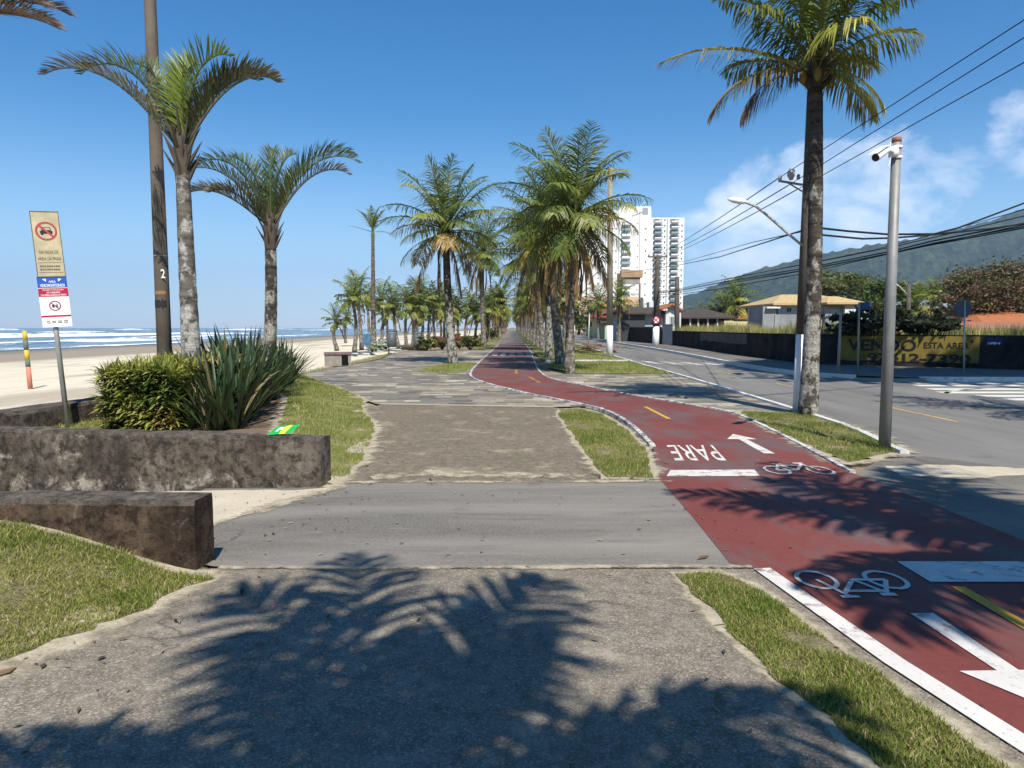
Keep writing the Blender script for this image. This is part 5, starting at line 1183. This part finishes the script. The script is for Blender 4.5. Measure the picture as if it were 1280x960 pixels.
palm(Vector((D(1142, 410, 72).x, 72, 0)), D(1142, 386, 72), 'palm among the dark green trees behind the vacant lot', crown=FARC[1], scale=1.05, seed=8, name='garden_palm'); palm(Vector((D(905, 410, 110).x, 110, 0)), D(905, 386, 110), 'lower palm to the left of the feathery palm behind the dark roof', crown=FARC[2], scale=1.3, seed=9, name='garden_palm')
palm(Vector((D(774, 415, 75).x, 75, 0)), D(775, 374, 75), 'palm standing in the garden under the white tower, by the white footed pole', crown=FARC[1], scale=.85, seed=10, name='garden_palm', r0=.2)
palm(Vector((D(797, 410, 88).x, 88, 0)), D(798, 391, 88), 'low yellowish palm in front of the dark porch', crown=YOUNGC[1], scale=.8, seed=11, name='garden_palm'); palm(Vector((D(748, 415, 92).x, 92, 0)), D(747, 378, 92), 'palm left of the garden palm under the white tower, half hidden by the tan pole', crown=FARC[2], scale=1.0, seed=12, name='garden_palm')
palm(Vector((D(1165, 405, 90).x, 90, 0)), D(1167, 366, 90), 'small palm on the skyline beside the wide almond tree', crown=FARC[0], scale=.8, seed=13, name='garden_palm')
# beach side shrubs
SB = [(.10, .12, .03), (.16, .15, .04), (.06, .08, .02)]; SRd = [(.22, .06, .05), (.10, .10, .035), (.12, .11, .03), (.26, .10, .06)]
for k, (px, py, w, h, red) in enumerate(((535, 428, 26, 16, 0), (553, 426, 24, 18, 1), (570, 426, 26, 16, 1), (588, 427, 26, 17, 0), (601, 424, 16, 14, 1), (622, 413, 18, 14, 1), (612, 418, 14, 12, 0), (470, 433, 20, 10, 2), (480, 429, 16, 12, 2))):
    b = G(px, py + h / 2 + 2); cc = D(px, py, b.y)
    tree(px, py, b.y, w, h, ('low green shrub in the border behind the litter bins', 'reddish leaved shrub in the border behind the grass island palm', 'pale silvery agave like shrub beside the bin platform')[red], (SB, SRd, [(.4, .42, .34), (.28, .32, .2), (.2, .2, .12)])[red], 900, .12, 'shrub', 'shrub', 0, 60 + k, 14, 1, .2, 'border shrubs along the beach side', False)

# ---------------------------------------------------------------- houses
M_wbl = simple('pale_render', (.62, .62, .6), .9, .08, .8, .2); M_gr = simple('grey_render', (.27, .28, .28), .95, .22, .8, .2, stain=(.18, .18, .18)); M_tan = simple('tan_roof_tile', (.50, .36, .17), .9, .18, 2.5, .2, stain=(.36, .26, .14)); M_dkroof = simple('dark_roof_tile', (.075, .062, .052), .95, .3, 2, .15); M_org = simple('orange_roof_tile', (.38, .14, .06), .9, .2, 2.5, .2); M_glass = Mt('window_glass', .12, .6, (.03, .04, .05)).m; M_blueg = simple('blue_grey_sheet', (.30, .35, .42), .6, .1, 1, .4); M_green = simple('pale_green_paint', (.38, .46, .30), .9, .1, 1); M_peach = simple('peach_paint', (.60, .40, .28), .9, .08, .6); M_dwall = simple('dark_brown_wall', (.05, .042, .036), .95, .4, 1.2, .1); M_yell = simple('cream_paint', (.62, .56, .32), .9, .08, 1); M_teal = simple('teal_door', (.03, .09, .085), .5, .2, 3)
class House:
    def __init__(s, name, label, px, Y, cat='house'):
        s.Y = Y; s.x0 = D(px, 409, Y).x; s.root = empty(name, (s.x0, Y, 0), label, cat)
    def X(s, px, dy=0): return D(px, 409, s.Y + dy).x
    def Zp(s, py, dy=0): return D(640, py, s.Y + dy).z
    def block(s, name, pa, pb, yt, dep, mat, yb=None, dy=0, par=None):
        mb = MB(); xa, xb = s.X(pa, dy), s.X(pb, dy); zt = s.Zp(yt, dy); zb = 0 if yb is None else s.Zp(yb, dy)
        mb.box(((xa + xb) / 2, s.Y + dy + dep / 2, (zt + zb) / 2), (xb - xa, dep, zt - zb)); return mb.build(name, mat, par or s.root)
    def hip(s, name, pa, pb, ye, yr, dep, mat, rl=.35, dy=0, over=.5):
        xa, xb = s.X(pa, dy) - 0, s.X(pb, dy); ya, yb2 = s.Y + dy - over, s.Y + dy + dep + over; ze, zr = s.Zp(ye, dy), s.Zp(yr, dy); xm = (xa + xb) / 2; hw = (xb - xa) / 2 * rl; ym = (ya + yb2) / 2; mb = MB(); t_ = .18
        e = [mb.vert(p) for p in ((xa, ya, ze), (xb, ya, ze), (xb, yb2, ze), (xa, yb2, ze))]; lo = [mb.vert((mb.v[i][0], mb.v[i][1], ze - t_)) for i in e]; r1, r2 = mb.vert((xm - hw, ym, zr)), mb.vert((xm + hw, ym, zr))
        mb.face((e[0], e[1], r2, r1)); mb.face((e[1], e[2], r2)); mb.face((e[2], e[3], r1, r2)); mb.face((e[3], e[0], r1)); mb.face(lo[::-1])
        for k in range(4): mb.face((lo[k], lo[(k + 1) % 4], e[(k + 1) % 4], e[k]))
        return mb.build(name, mat, s.root)
    def gable(s, name, pa, pb, ye, yr, dep, mat, dy=0, over=.4):   # gable end towards the viewer
        xa, xb = s.X(pa, dy) , s.X(pb, dy); ya, yb2 = s.Y + dy - over, s.Y + dy + dep; ze, zr = s.Zp(ye, dy), s.Zp(yr, dy); xm = (xa + xb) / 2; mb = MB(); t_ = .2
        for z_ in (0,):
            A = [mb.vert(p) for p in ((xa, ya, ze), (xm, ya, zr), (xb, ya, ze), (xb, yb2, ze), (xm, yb2, zr), (xa, yb2, ze))]; B = [mb.vert((mb.v[i][0], mb.v[i][1], mb.v[i][2] - t_)) for i in A]
            mb.face((A[0], A[1], A[4], A[5])); mb.face((A[1], A[2], A[3], A[4])); mb.face((B[0], B[5], B[4], B[1])); mb.face((B[1], B[4], B[3], B[2])); mb.face((A[0], B[0], B[1], A[1])); mb.face((A[1], B[1], B[2], A[2])); mb.face((A[0], A[5], B[5], B[0])); mb.face((A[2], B[2], B[3], A[3]))
        return mb.build(name, mat, s.root)
    def win(s, px, py, w, h, dy=-.03, mat=None, name='window', par=None, frame=True):
        xa, xb, zt, zb = s.X(px - w / 2, dy), s.X(px + w / 2, dy), s.Zp(py - h / 2, dy), s.Zp(py + h / 2, dy); mb = MB(); y = s.Y + dy
        mb.box(((xa + xb) / 2, y + .05, (zt + zb) / 2), (xb - xa, .1, zt - zb)); o = mb.build(name, mat or M_glass, par or s.root)
        if frame:
            mb = MB(); f = .07
            for c, d in ((((xa + xb) / 2, y - .01, zt), (xb - xa + f, .08, f)), (((xa + xb) / 2, y - .015, zb), (xb - xa + f * 1.6, .12, f)), ((xa, y - .01, (zt + zb) / 2), (f, .07, zt - zb - f)), ((xb, y - .01, (zt + zb) / 2), (f, .07, zt - zb - f)), (((xa + xb) / 2, y - .005, (zt + zb) / 2), (f * .7, .06, zt - zb - f))): mb.box(c, d)
            mb.build('frame', M_wbl, o)
        return o
h = House('tiled_house', 'pale house with a tan hipped tile roof and grey walls beyond the vacant lot', 1020, 70)
h.block('wall', 972, 1067, 379, 9, M_wbl); h.hip('roof', 961, 1080, 379.5, 365.5, 9, M_tan, .4, over=1.0); h.hip('roof', 1030, 1078, 378, 369, 5, M_tan, .25, -2.2)
h.block('grey_wall', 968, 1055, 393, .3, M_gr, dy=-1.6); h.block('grey_wall', 1031, 1054, 386.5, .35, M_gr, dy=-2.0); h.block('grey_wall', 953, 970, 383, 4, M_gr, dy=-1.5); h.block('white_panel', 1055.5, 1088, 386.5, .3, M_wbl, yb=399, dy=-2.4); h.block('side_wall', 1055, 1068, 380, 3, M_wbl, dy=-.9)
h.win(985.5, 387.5, 6, 6); h.win(1028, 381, 4.5, 4, mat=simple('air_unit', (.35, .35, .35), .5)); h.block('parapet', 958, 975, 383.5, 3, M_wbl, yb=385.5, dy=-1.9); h.block('blue_tank', 1068, 1088, 378.5, 1.5, simple('tank_blue', (.03, .07, .2), .5), yb=384, dy=-1)
h = House('porch_house', 'white house with gabled porch, white garage door and dark tiled roof', 815, 78)
h.block('wall', 771, 832, 390.5, 7, simple('bluish_render', (.36, .40, .42), .9, .1, 1)); h.hip('roof', 764, 838, 391, 383, 7, M_dkroof, .5, over=.9); h.block('gable_wall', 832, 846, 388, 4, M_wbl, dy=-1.2); h.gable('porch_roof', 826, 852, 386.5, 379, 4.5, M_org, dy=-1.4)
h.block('gable_fill', 835, 843, 382.5, .3, M_wbl, yb=389, dy=-1.0); h.win(840, 401, 4.5, 10, -1.24, M_teal, 'door'); h.block('garage_door', 819, 829, 397, .15, M_wbl, dy=-.35); h.block('ridge_tiles', 838, 850, 379.5, .5, M_org, yb=382, dy=2)
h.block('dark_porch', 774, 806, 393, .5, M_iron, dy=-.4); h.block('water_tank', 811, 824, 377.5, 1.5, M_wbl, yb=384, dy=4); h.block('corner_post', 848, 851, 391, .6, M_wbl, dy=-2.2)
h = House('dark_roof_house', 'low house with a broad dark tiled roof and shaded veranda beyond the tall grass', 888, 84)
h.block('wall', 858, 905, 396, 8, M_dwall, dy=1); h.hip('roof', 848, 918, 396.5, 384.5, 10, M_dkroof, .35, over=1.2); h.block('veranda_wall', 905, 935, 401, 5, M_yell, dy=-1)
for px in (862, 872, 884, 896): h.block('post', px, px + 1.6, 396, .2, M_wbl, dy=-.8)
h.block('side_roof', 918, 938, 397, 5, M_org, yb=399, dy=-1.2)
h = House('orange_roof_house', 'low house with orange tiled roof under the wide almond tree', 1262, 46)
h.block('wall', 1226, 1330, 405, 6, M_wbl, dy=.5); h.hip('roof', 1221, 1340, 403, 387, 7, M_org, .4, over=.6); h.hip('lower_roof', 1200, 1335, 410, 402, 3, simple('faded_tile', (.30, .13, .09), .9, .2, 2), .8, -3.2)
h = House('sheet_roof_house', 'house end with a pale blue grey sheet roof among the trees', 1168, 92)
h.block('wall', 1152, 1184, 388, 8, M_wbl); h.gable('roof', 1149, 1187, 388, 374, 9, M_blueg); h.block('gable_fill', 1153, 1183, 379, .3, M_blueg, yb=389, dy=-.2); h.win(1168, 394, 8, 6)
h = House('red_roof_house', 'low cream house with dark red tiled roof at the foot of the white tower', 762, 98)
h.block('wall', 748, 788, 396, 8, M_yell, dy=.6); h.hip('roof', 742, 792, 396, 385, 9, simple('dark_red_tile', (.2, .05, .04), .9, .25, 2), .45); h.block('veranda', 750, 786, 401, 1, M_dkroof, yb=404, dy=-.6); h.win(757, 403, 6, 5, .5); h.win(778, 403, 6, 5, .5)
# front walls along the far part of the right pavement
def fwall(name, pa, pb, Ya, Yb, yt, mat, label, xo=0):
    A = D(pa, 420, Ya); B = D(pb, 420, Yb); zt = D(pa, yt, Ya).z; rt = empty(name, (A.x, A.y, 0), label, 'wall'); d = Vector((B.x - A.x, B.y - A.y)); L = d.length; n = max(2, int(L / 2)); mb = MB(); c = Vector(((A.x + B.x) / 2, (A.y + B.y) / 2))
    mb.box((c.x, c.y, zt / 2), (L, .2, zt), math.atan2(d.y, d.x)); mb.build('wall_body', mat, rt); mb = MB(); mb.box((c.x, c.y, zt + .04), (L + .06, .28, .08), math.atan2(d.y, d.x)); mb.build('coping', M_gr, rt); return rt
fwall('garden_wall', 766, 828, 88, 64, 409.3, M_dwall, 'dark stained garden wall behind the white footed poles'); fwall('garden_wall', 829.5, 842, 63.5, 61.5, 406.5, simple('pale_grey_gate', (.40, .39, .36), .8, .15, 1.5), 'pale grey gate panel joining the dark walls'); fwall('garden_wall', 733, 757, 130, 92, 408.5, M_green, 'pale green garden wall end at the far pavement')
# small parked van at the far end
vb = Vector((9.4, 118, 0)); vn = empty('parked_van', vb, 'pale grey van parked far away by the green garden wall', 'van')
mb = MB(); mb.prism([(vb.y - 2.2, .4), (vb.y - 2.25, 1.1), (vb.y - 1.9, 1.9), (vb.y + 2.2, 2.0), (vb.y + 2.25, .4)], vb.x - .85, vb.x + .85)
mb.v = [(z, x, y) for x, y, z in mb.v]; mb.build('body', simple('van_paint', (.42, .46, .5), .4, .05, 2, .5), vn)
mb = MB(); mb.poly([(vb.x - .7, vb.y - 2.27, 1.15), (vb.x + .7, vb.y - 2.27, 1.15), (vb.x + .62, vb.y - 1.96, 1.82), (vb.x - .62, vb.y - 1.96, 1.82)]); mb.build('windscreen', M_glass, vn)
for sx in (-.75, .75):
    for sy in (-1.4, 1.4):
        mb = MB(); mb.tube([(vb.x + sx - .1, vb.y + sy, .33), (vb.x + sx + .1, vb.y + sy, .33)], .33, 14); mb.build('wheel', M_iron, vn)

# ---------------------------------------------------------------- white tower
M_tw = simple('tower_white', (.74, .73, .70), .85, .04, .15, .2); M_tg = simple('tower_grey_line', (.35, .35, .35), .8, .1, 1); M_tsh = simple('tower_recess_shade', (.30, .32, .34), .8, .1, 1); M_rail = simple('glass_railing', (.30, .42, .42), .2, .1, 1, .6)  # grey of the flat balcony panels stands in for shade in the recesses
YT = 300.0; tw = House('apartment_tower', 'white high rise apartment tower with stacked balconies behind the palms', 790, YT, 'building')
tw.block('left_block', 722, 812, 263, 22, M_tw); tw.block('roof_block', 772, 811.5, 258, 14, M_tw, yb=263.2, dy=2); tw.block('right_block', 812.3, 853, 272, 24, M_tw, dy=1.5); tw.block('podium', 716, 798, 371, 6, M_peach, dy=-12); tw.block('podium', 798, 845, 388, 5, M_tw, dy=-11)
for px in (798, 772, 756): tw.block('joint_line', px - .35, px + .35, 262, .2, M_tg, yb=392, dy=-.12)
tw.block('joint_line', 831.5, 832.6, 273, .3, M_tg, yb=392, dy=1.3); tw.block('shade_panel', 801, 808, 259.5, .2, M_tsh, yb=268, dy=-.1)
mb = MB(); mb.tube([D(791, 266, YT - 1), D(807, 252, YT - 3)], .12, 6); mb.build('rooftop_boom', M_wht, tw.root)
mb = MB(); 
for k in range(9): mb.box((tw.X(775 + 4.4 * k), YT + 2.2, tw.Zp(257.4)), (.15, .15, .7))
mb.build('roof_railing', M_tg, tw.root)
r = random.Random(4); bal = None; win_p = None
fl = [275.5 + 6.92 * k for k in range(17)]
for k, y in enumerate(fl):
    for pa, pb in ((814.5, 826.5), (835, 847)):
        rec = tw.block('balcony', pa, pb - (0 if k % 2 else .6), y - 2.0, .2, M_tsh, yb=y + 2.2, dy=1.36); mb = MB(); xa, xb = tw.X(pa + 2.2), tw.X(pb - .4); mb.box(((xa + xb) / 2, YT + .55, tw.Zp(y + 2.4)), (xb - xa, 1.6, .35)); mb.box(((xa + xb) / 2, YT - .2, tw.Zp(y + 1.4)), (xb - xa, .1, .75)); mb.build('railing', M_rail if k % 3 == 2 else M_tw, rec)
        mb = MB(); mb.box(((xa + xb) / 2 - .6, YT + 1.28, tw.Zp(y)), (1.6, .12, 1.1)); mb.build('pane', M_glass, rec)
    for px in (829, 850.3) if k % 4 else (829,): tw.win(px, y - .6, 1.3, 2, 1.35, frame=False)
for k in range(15):
    y = 279 + 6.92 * k
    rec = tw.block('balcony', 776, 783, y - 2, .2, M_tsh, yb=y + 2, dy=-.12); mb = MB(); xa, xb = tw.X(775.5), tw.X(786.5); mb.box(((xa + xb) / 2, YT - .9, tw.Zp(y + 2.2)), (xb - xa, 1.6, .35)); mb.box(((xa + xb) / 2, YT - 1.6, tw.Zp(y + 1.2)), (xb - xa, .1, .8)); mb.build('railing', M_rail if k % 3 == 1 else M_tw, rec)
    if k % 2: tw.win(805.5, y, 1.5, 2, -.04, frame=False)
    if k % 3: tw.win(765, y, 1.5, 1.6, -.04, frame=False)
    tw.win(768.8, y, 1.6, 1.6, -.04, frame=False) if k % 2 else tw.win(795.5, y, 1.2, 1.6, -.04, frame=False)
    if k < 12: tw.win(747, y, 1.4, 1.6, -.04, frame=False)
# rust stained box panel standing high on a post in front of the tower
pc = D(789, 346, 90); rb = empty('elevated_sign_box', (D(776, 425, 90).x, 90, 0), 'rust stained box shaped panel raised on posts in front of the white tower', 'sign'); mb = MB(); W = 27 / F * 90
mb.box(D(789, 342.5, 90), (W, .9, 8.5 / F * 90)); mb.build('upper_panel', simple('rusty_panel', (.38, .24, .14), .9, .3, 1.2, .2, stain=(.22, .1, .05)), rb); mb = MB(); mb.box(D(788, 351, 90.1), (W * .86, .7, 8 / F * 90)); mb.build('lower_panel', simple('grey_panel', (.3, .28, .25), .9, .25, 1.5), rb)
mb = MB(); 
for px in (777, 800): t_ = D(px, 354, 90.3); mb = MB(); mb.tube([(t_.x, 90.3, 0), t_], .08, 8); mb.build('post', M_iron, rb)

# ---------------------------------------------------------------- mountain
def m_mount():
    t = Mt('forest_mountain', .95, .05); a = t.noise(.012, 6, .65); b = t.noise(.05, 5, .7)
    c = t.mix(t.ramp(a, [(.35, 0), (.65, 1)]), (.025, .045, .022), (.075, .1, .04)); c = t.mix(t.ramp(b, [(.38, .85), (.58, 0)]), c, (.01, .02, .012)); t.col(c); t.bump(b, 1.0, 12.0); return t.m
ridge = [(700, 404), (760, 396), (820, 384), (852, 374), (900, 354), (950, 336), (1010, 321), (1060, 311), (1110, 304), (1150, 297), (1190, 288), (1235, 277), (1280, 262), (1340, 248), (1420, 236), (1550, 240), (1800, 262), (2300, 320)]
def ridge_y(px):
    for (a, ya), (b, yb) in zip(ridge, ridge[1:]):
        if px <= b: return ya + (yb - ya) * (px - a) / (b - a)
    return 320
pxs = frange(700, 2300, 230); mb = MB(); YM = 2600.0; rows = 46; idx = {}
for i, px in enumerate(pxs):
    top = D(px, ridge_y(px), YM); Hh = max(3, top.z)
    for j in range(rows + 1):
        f = j / rows; Y = YM - 1100 * (1 - f) if f <= 1 else YM; s = sm(0, 1, f) * .55 + .45 * f
        x = top.x * (.86 + .14 * f); z = Hh * s
        g = mnoise.fractal(Vector((x * .006, Y * .006, 1.3)), 1.0, 2.1, 5) * (f * (1 - f) * 4 * .22 + .012) * Hh * .8 + mnoise.noise(Vector((x * .03, Y * .03, 0))) * 10 * (.4 + f) + mnoise.noise(Vector((x * .09, Y * .09, 3))) * 6
        idx[i, j] = mb.vert((x, Y, max(-3, z + g)))
for i in range(len(pxs) - 1):
    for j in range(rows): mb.face((idx[i, j], idx[i + 1, j], idx[i + 1, j + 1], idx[i, j + 1]))
mb.build('mountain', m_mount(), smooth=False)['kind'] = 'structure'
# distant town trees along the foot of the mountain
mb = MB(); r = random.Random(8)
for k in range(260):
    px = r.uniform(840, 1300); Y = r.uniform(150, 420); c = D(px, 409 - r.uniform(0, 4), Y); s = r.uniform(2.0, 4.5); g = r.choice(GA + GB)
    for q in range(26):
        p = Vector((c.x + r.gauss(0, 1) * s, Y + r.gauss(0, 1) * s, max(.5, r.gauss(3, 1.6) * s / 3))); a = Vector((r.gauss(0, 1), r.gauss(0, 1), r.gauss(0, .6))).normalized(); b = a.cross(Vector((r.gauss(0, 1), r.gauss(0, 1), r.gauss(0, 1)))).normalized(); l = r.uniform(.4, .9); mb.col = tuple(x * r.uniform(.7, 1.3) for x in g); mb.poly([p - a * l, p + b * l * .6, p + a * l, p - b * l * .6])
mb.build('distant_treeline', M_broad)['kind'] = 'stuff'

# ---------------------------------------------------------------- overhead wires
M_wire = Mt('cable_black', .6, .3, (.012, .012, .014)).m
def wire(pts3, rr, label, sag=0.0, group='overhead wires along the road', name='overhead_wire'):
    P_ = []
    for a, b in zip(pts3, pts3[1:]):
        a = Vector(a); b = Vector(b); n = 18
        for k in range(n): t = k / n; P_.append(a.lerp(b, t) - UP * sag * 4 * t * (1 - t) * ((b - a).length / 30))
    P_.append(Vector(pts3[-1])); root = P_[0]; mb = MB(); mb.tube(P_, rr, 5, True); o = mb.build(name, M_wire, loc=P_[0]); tag(o, label, 'wire', group); return o
b2 = P2[1]
ins = [D(975, 221.5, Yp - .1), D(985, 232, Yp - .1), D(998, 236, Yp - .1)]
for k, (a, off, py) in enumerate(zip(ins, (-.55, 0, .55), (319, 319, 319))):
    far = Vector((D(822, 320, b2.y).x + off * .8, b2.y - .1, D(822, 320, b2.y).z)); wire([a, far], .011, 'thin bare wire crossing the road from the power pole to the round sign pole', .12)
for k, (py, a) in enumerate(((25, ins[0]), (47, ins[1]), (78, ins[2]))):
    e = D(1280, py, 8.0); e2 = a + (e - a) * 1.9; wire([a, e2], .007, 'thin bare wire rising over the road to the upper right from the power pole', .0)
AT = D(1004, 290, Yp)
def wpx(pts, rr, label, **k): return wire([D(*p) for p in pts], rr, label, **k)
wpx([(1003, 284, Yp), (1019, 284.5, Yp + .3), (1060, 289, 14.2), (1110, 293, 14.8), (1167, 292.5, 15.5), (1197, 285, 15.8), (1240, 269, 16.3), (1290, 250, 17), (1400, 205, 18)], .022, 'thick twisted cable sagging from the power pole, upper of the pair')
wpx([(1003, 288, Yp), (1030, 294, Yp + .4), (1078, 298.5, 14.4), (1114, 297.5, 14.8), (1160, 294, 15.4), (1197, 290, 15.9), (1240, 285.5, 16.4), (1290, 278, 17), (1400, 255, 18)], .02, 'thick twisted cable sagging from the power pole, lower of the pair')
wpx([(1003, 288, Yp), (960, 302, 18), (900, 321, 28), (850, 331, 42), (775, 342, P3[1].y)], .016, 'single cable running left from the power pole down to the white footed pole')
BN = [((1400, 243), (1280, 279), (1167, 301), (1114, 314), (1019, 333), (900, 353), (848, 363), (822, 366)), ((1400, 252), (1280, 283), (1167, 304), (1114, 316), (1019, 336), (900, 356), (848, 366), (822, 369)), ((1400, 230), (1280, 270), (1200, 289), (1114, 309), (1019, 328), (900, 350), (848, 361), (822, 364)), ((1400, 256), (1280, 285), (1160, 307), (1090, 322), (1010, 341), (900, 361), (848, 368), (822, 372)), ((1400, 215), (1280, 262), (1180, 290), (1090, 313), (1010, 329), (900, 351), (848, 362), (822, 365)), ((1400, 240), (1280, 281), (1140, 311), (1060, 327), (985, 341), (900, 354), (848, 364), (822, 367))]
for k, pp in enumerate(BN):
    dep = [10.5 + 48 * min(1, max(0, (1 / max(.16, (p[0] - 640) / F) - 1.2) / 3.2)) for p in pp]; dep = [18, 20.5, 24, 27, 32, 42, 52, b2.y] if len(pp) == 8 else dep
    wpx([(p[0], p[1], d) for p, d in zip(pp, dep)], (.024, .018, .015, .02, .012, .015)[k], 'dark cable in the sagging bundle above the vacant lot wall')
wpx([(822, 330, b2.y), (860, 326, 50), (940, 303, 32), (1000, 290, 15)], .014, 'thin cable from the round sign pole up to the power pole')

# ---------------------------------------------------------------- unseen tall trees, added to shade the lot wall and its pavement
tree(0, 0, 0, 0, 0, 'tall broad unseen tree added to shade the boundary wall', GA, 9000, .42, seed=91, clumps=90, hollow=.0, world=((19.6, 11.0, 15.5), (6.6, 3.0, 2.2)))
tree(0, 0, 0, 0, 0, 'tall narrow unseen tree added to shade the road side of the wall', GA, 8000, .42, seed=92, clumps=90, hollow=.0, world=((14.3, 15.6, 15.5), (2.0, 3.6, 2.2)))

# ---------------------------------------------------------------- sky, sun, camera
SUN_EL = rad(51.5); sd = Vector((.24, -.97, 0)).normalized()
sc = bpy.context.scene; w = bpy.data.worlds.new('World'); sc.world = w; w.use_nodes = True; nt = w.node_tree
for n_ in list(nt.nodes): nt.nodes.remove(n_)
out = nt.nodes.new('ShaderNodeOutputWorld'); bg = nt.nodes.new('ShaderNodeBackground'); sky = nt.nodes.new('ShaderNodeTexSky'); sky.sky_type = 'NISHITA'; sky.sun_disc = False
sky.sun_elevation = SUN_EL; sky.sun_rotation = math.atan2(sd.x, sd.y); sky.air_density = 1.0; sky.dust_density = .1; sky.ozone_density = 2.6; sky.altitude = 0
bg.inputs[1].default_value = SKY_STRENGTH
class W(Mt):
    def __init__(s): s.t = nt; s._p = s._o = None
wm = W(); tc = wm.n('ShaderNodeTexCoord').outputs['Generated']; vec = wm.n('ShaderNodeVectorMath', {0: tc}, operation='NORMALIZE').outputs[0]
hs = wm.n('ShaderNodeHueSaturation', {'Color': sky.outputs[0], 'Saturation': 1.42, 'Value': 1.0, 'Hue': .5})
cn = wm.noise(10.0, 9, .6, vec, st=(1, 1, 1.7), dist=.25); total = None
for px, py, rdeg, amp in ((955, 285, 6.0, .85), (915, 262, 3.2, .6), (1000, 250, 5.5, .75), (1095, 242, 6.2, .8), (1150, 250, 4.0, .55), (1050, 215, 4.2, .35), (1275, 160, 3.2, .6), (1340, 170, 5, .7), (1210, 180, 2.4, .3), (900, 300, 5, .5), (1200, 250, 7, .35)):
    d = ray(px, py).normalized(); dt = wm.n('ShaderNodeVectorMath', {0: vec, 1: tuple(d)}, operation='DOT_PRODUCT').outputs['Value']
    m = wm.n('ShaderNodeMapRange', {0: dt, 1: math.cos(rad(rdeg)), 2: 1.0, 3: 0.0, 4: amp}, interpolation_type='SMOOTHSTEP').outputs[0]
    total = m if total is None else wm.math('MAXIMUM', total, m)
fac = wm.math('MULTIPLY', wm.ramp(wm.math('ADD', wm.math('MULTIPLY', total, .42), cn), [(.66, 0), (1.0, 1)]), .72)
fac = wm.math('MULTIPLY', fac, wm.math('MINIMUM', wm.math('MULTIPLY', total, 4.0), 1.0))
zz = wm.sep(vec)[2]; low = wm.n('ShaderNodeMapRange', {0: zz, 1: .28, 2: -.02, 3: 0.0, 4: .65}, interpolation_type='SMOOTHSTEP').outputs[0]
skyc = wm.mix(low, hs.outputs[0], (4.0, 6.6, 9.8))
col = wm.mix(fac, skyc, (11.0, 11.1, 11.5))
nt.links.new(col, bg.inputs[0]); nt.links.new(bg.outputs[0], out.inputs[0])
ld = bpy.data.lights.new('Sun', 'SUN'); ld.energy = SUN_STRENGTH; ld.angle = rad(.53); ld.color = (1, .95, .86); lo = bpy.data.objects.new('Sun', ld); C.objects.link(lo)
to_sun = Vector((sd.x * math.cos(SUN_EL), sd.y * math.cos(SUN_EL), math.sin(SUN_EL))); lo.rotation_euler = to_sun.to_track_quat('Z', 'Y').to_euler()
cd = bpy.data.cameras.new('Camera'); cam = bpy.data.objects.new('Camera', cd); C.objects.link(cam); cam.location = (0, 0, H); cam.rotation_euler = (math.pi / 2 - PIT, 0, 0); cd.sensor_width = 36; cd.lens = 36 * F / 1280; cd.clip_end = 20000; cd.clip_start = .05; sc.camera = cam
if HAZE:
    mb = MB(); mb.box((-800, 2900, 240), (9400, 6600, 493)); m = bpy.data.materials.new('sea_haze'); m.use_nodes = True; t = m.node_tree; t.nodes.remove(t.nodes['Principled BSDF']); v = t.nodes.new('ShaderNodeVolumePrincipled'); v.inputs['Density'].default_value = HAZE; v.inputs['Color'].default_value = (.55, .72, 1.0, 1); v.inputs['Anisotropy'].default_value = .2
    t.links.new(v.outputs[0], t.nodes['Material Output'].inputs['Volume']); o = mb.build('haze', m); o['kind'] = 'stuff'
sc.view_settings.view_transform = 'Standard'; sc.view_settings.look = 'None'; sc.view_settings.exposure = EXPO; sc.view_settings.gamma = 1; sc.view_settings.use_curve_mapping = False
sc.render.engine = 'CYCLES'; sc.cycles.max_bounces = 6; sc.cycles.transparent_max_bounces = 8; sc.cycles.use_denoising = True; sc.cycles.volume_bounces = 0
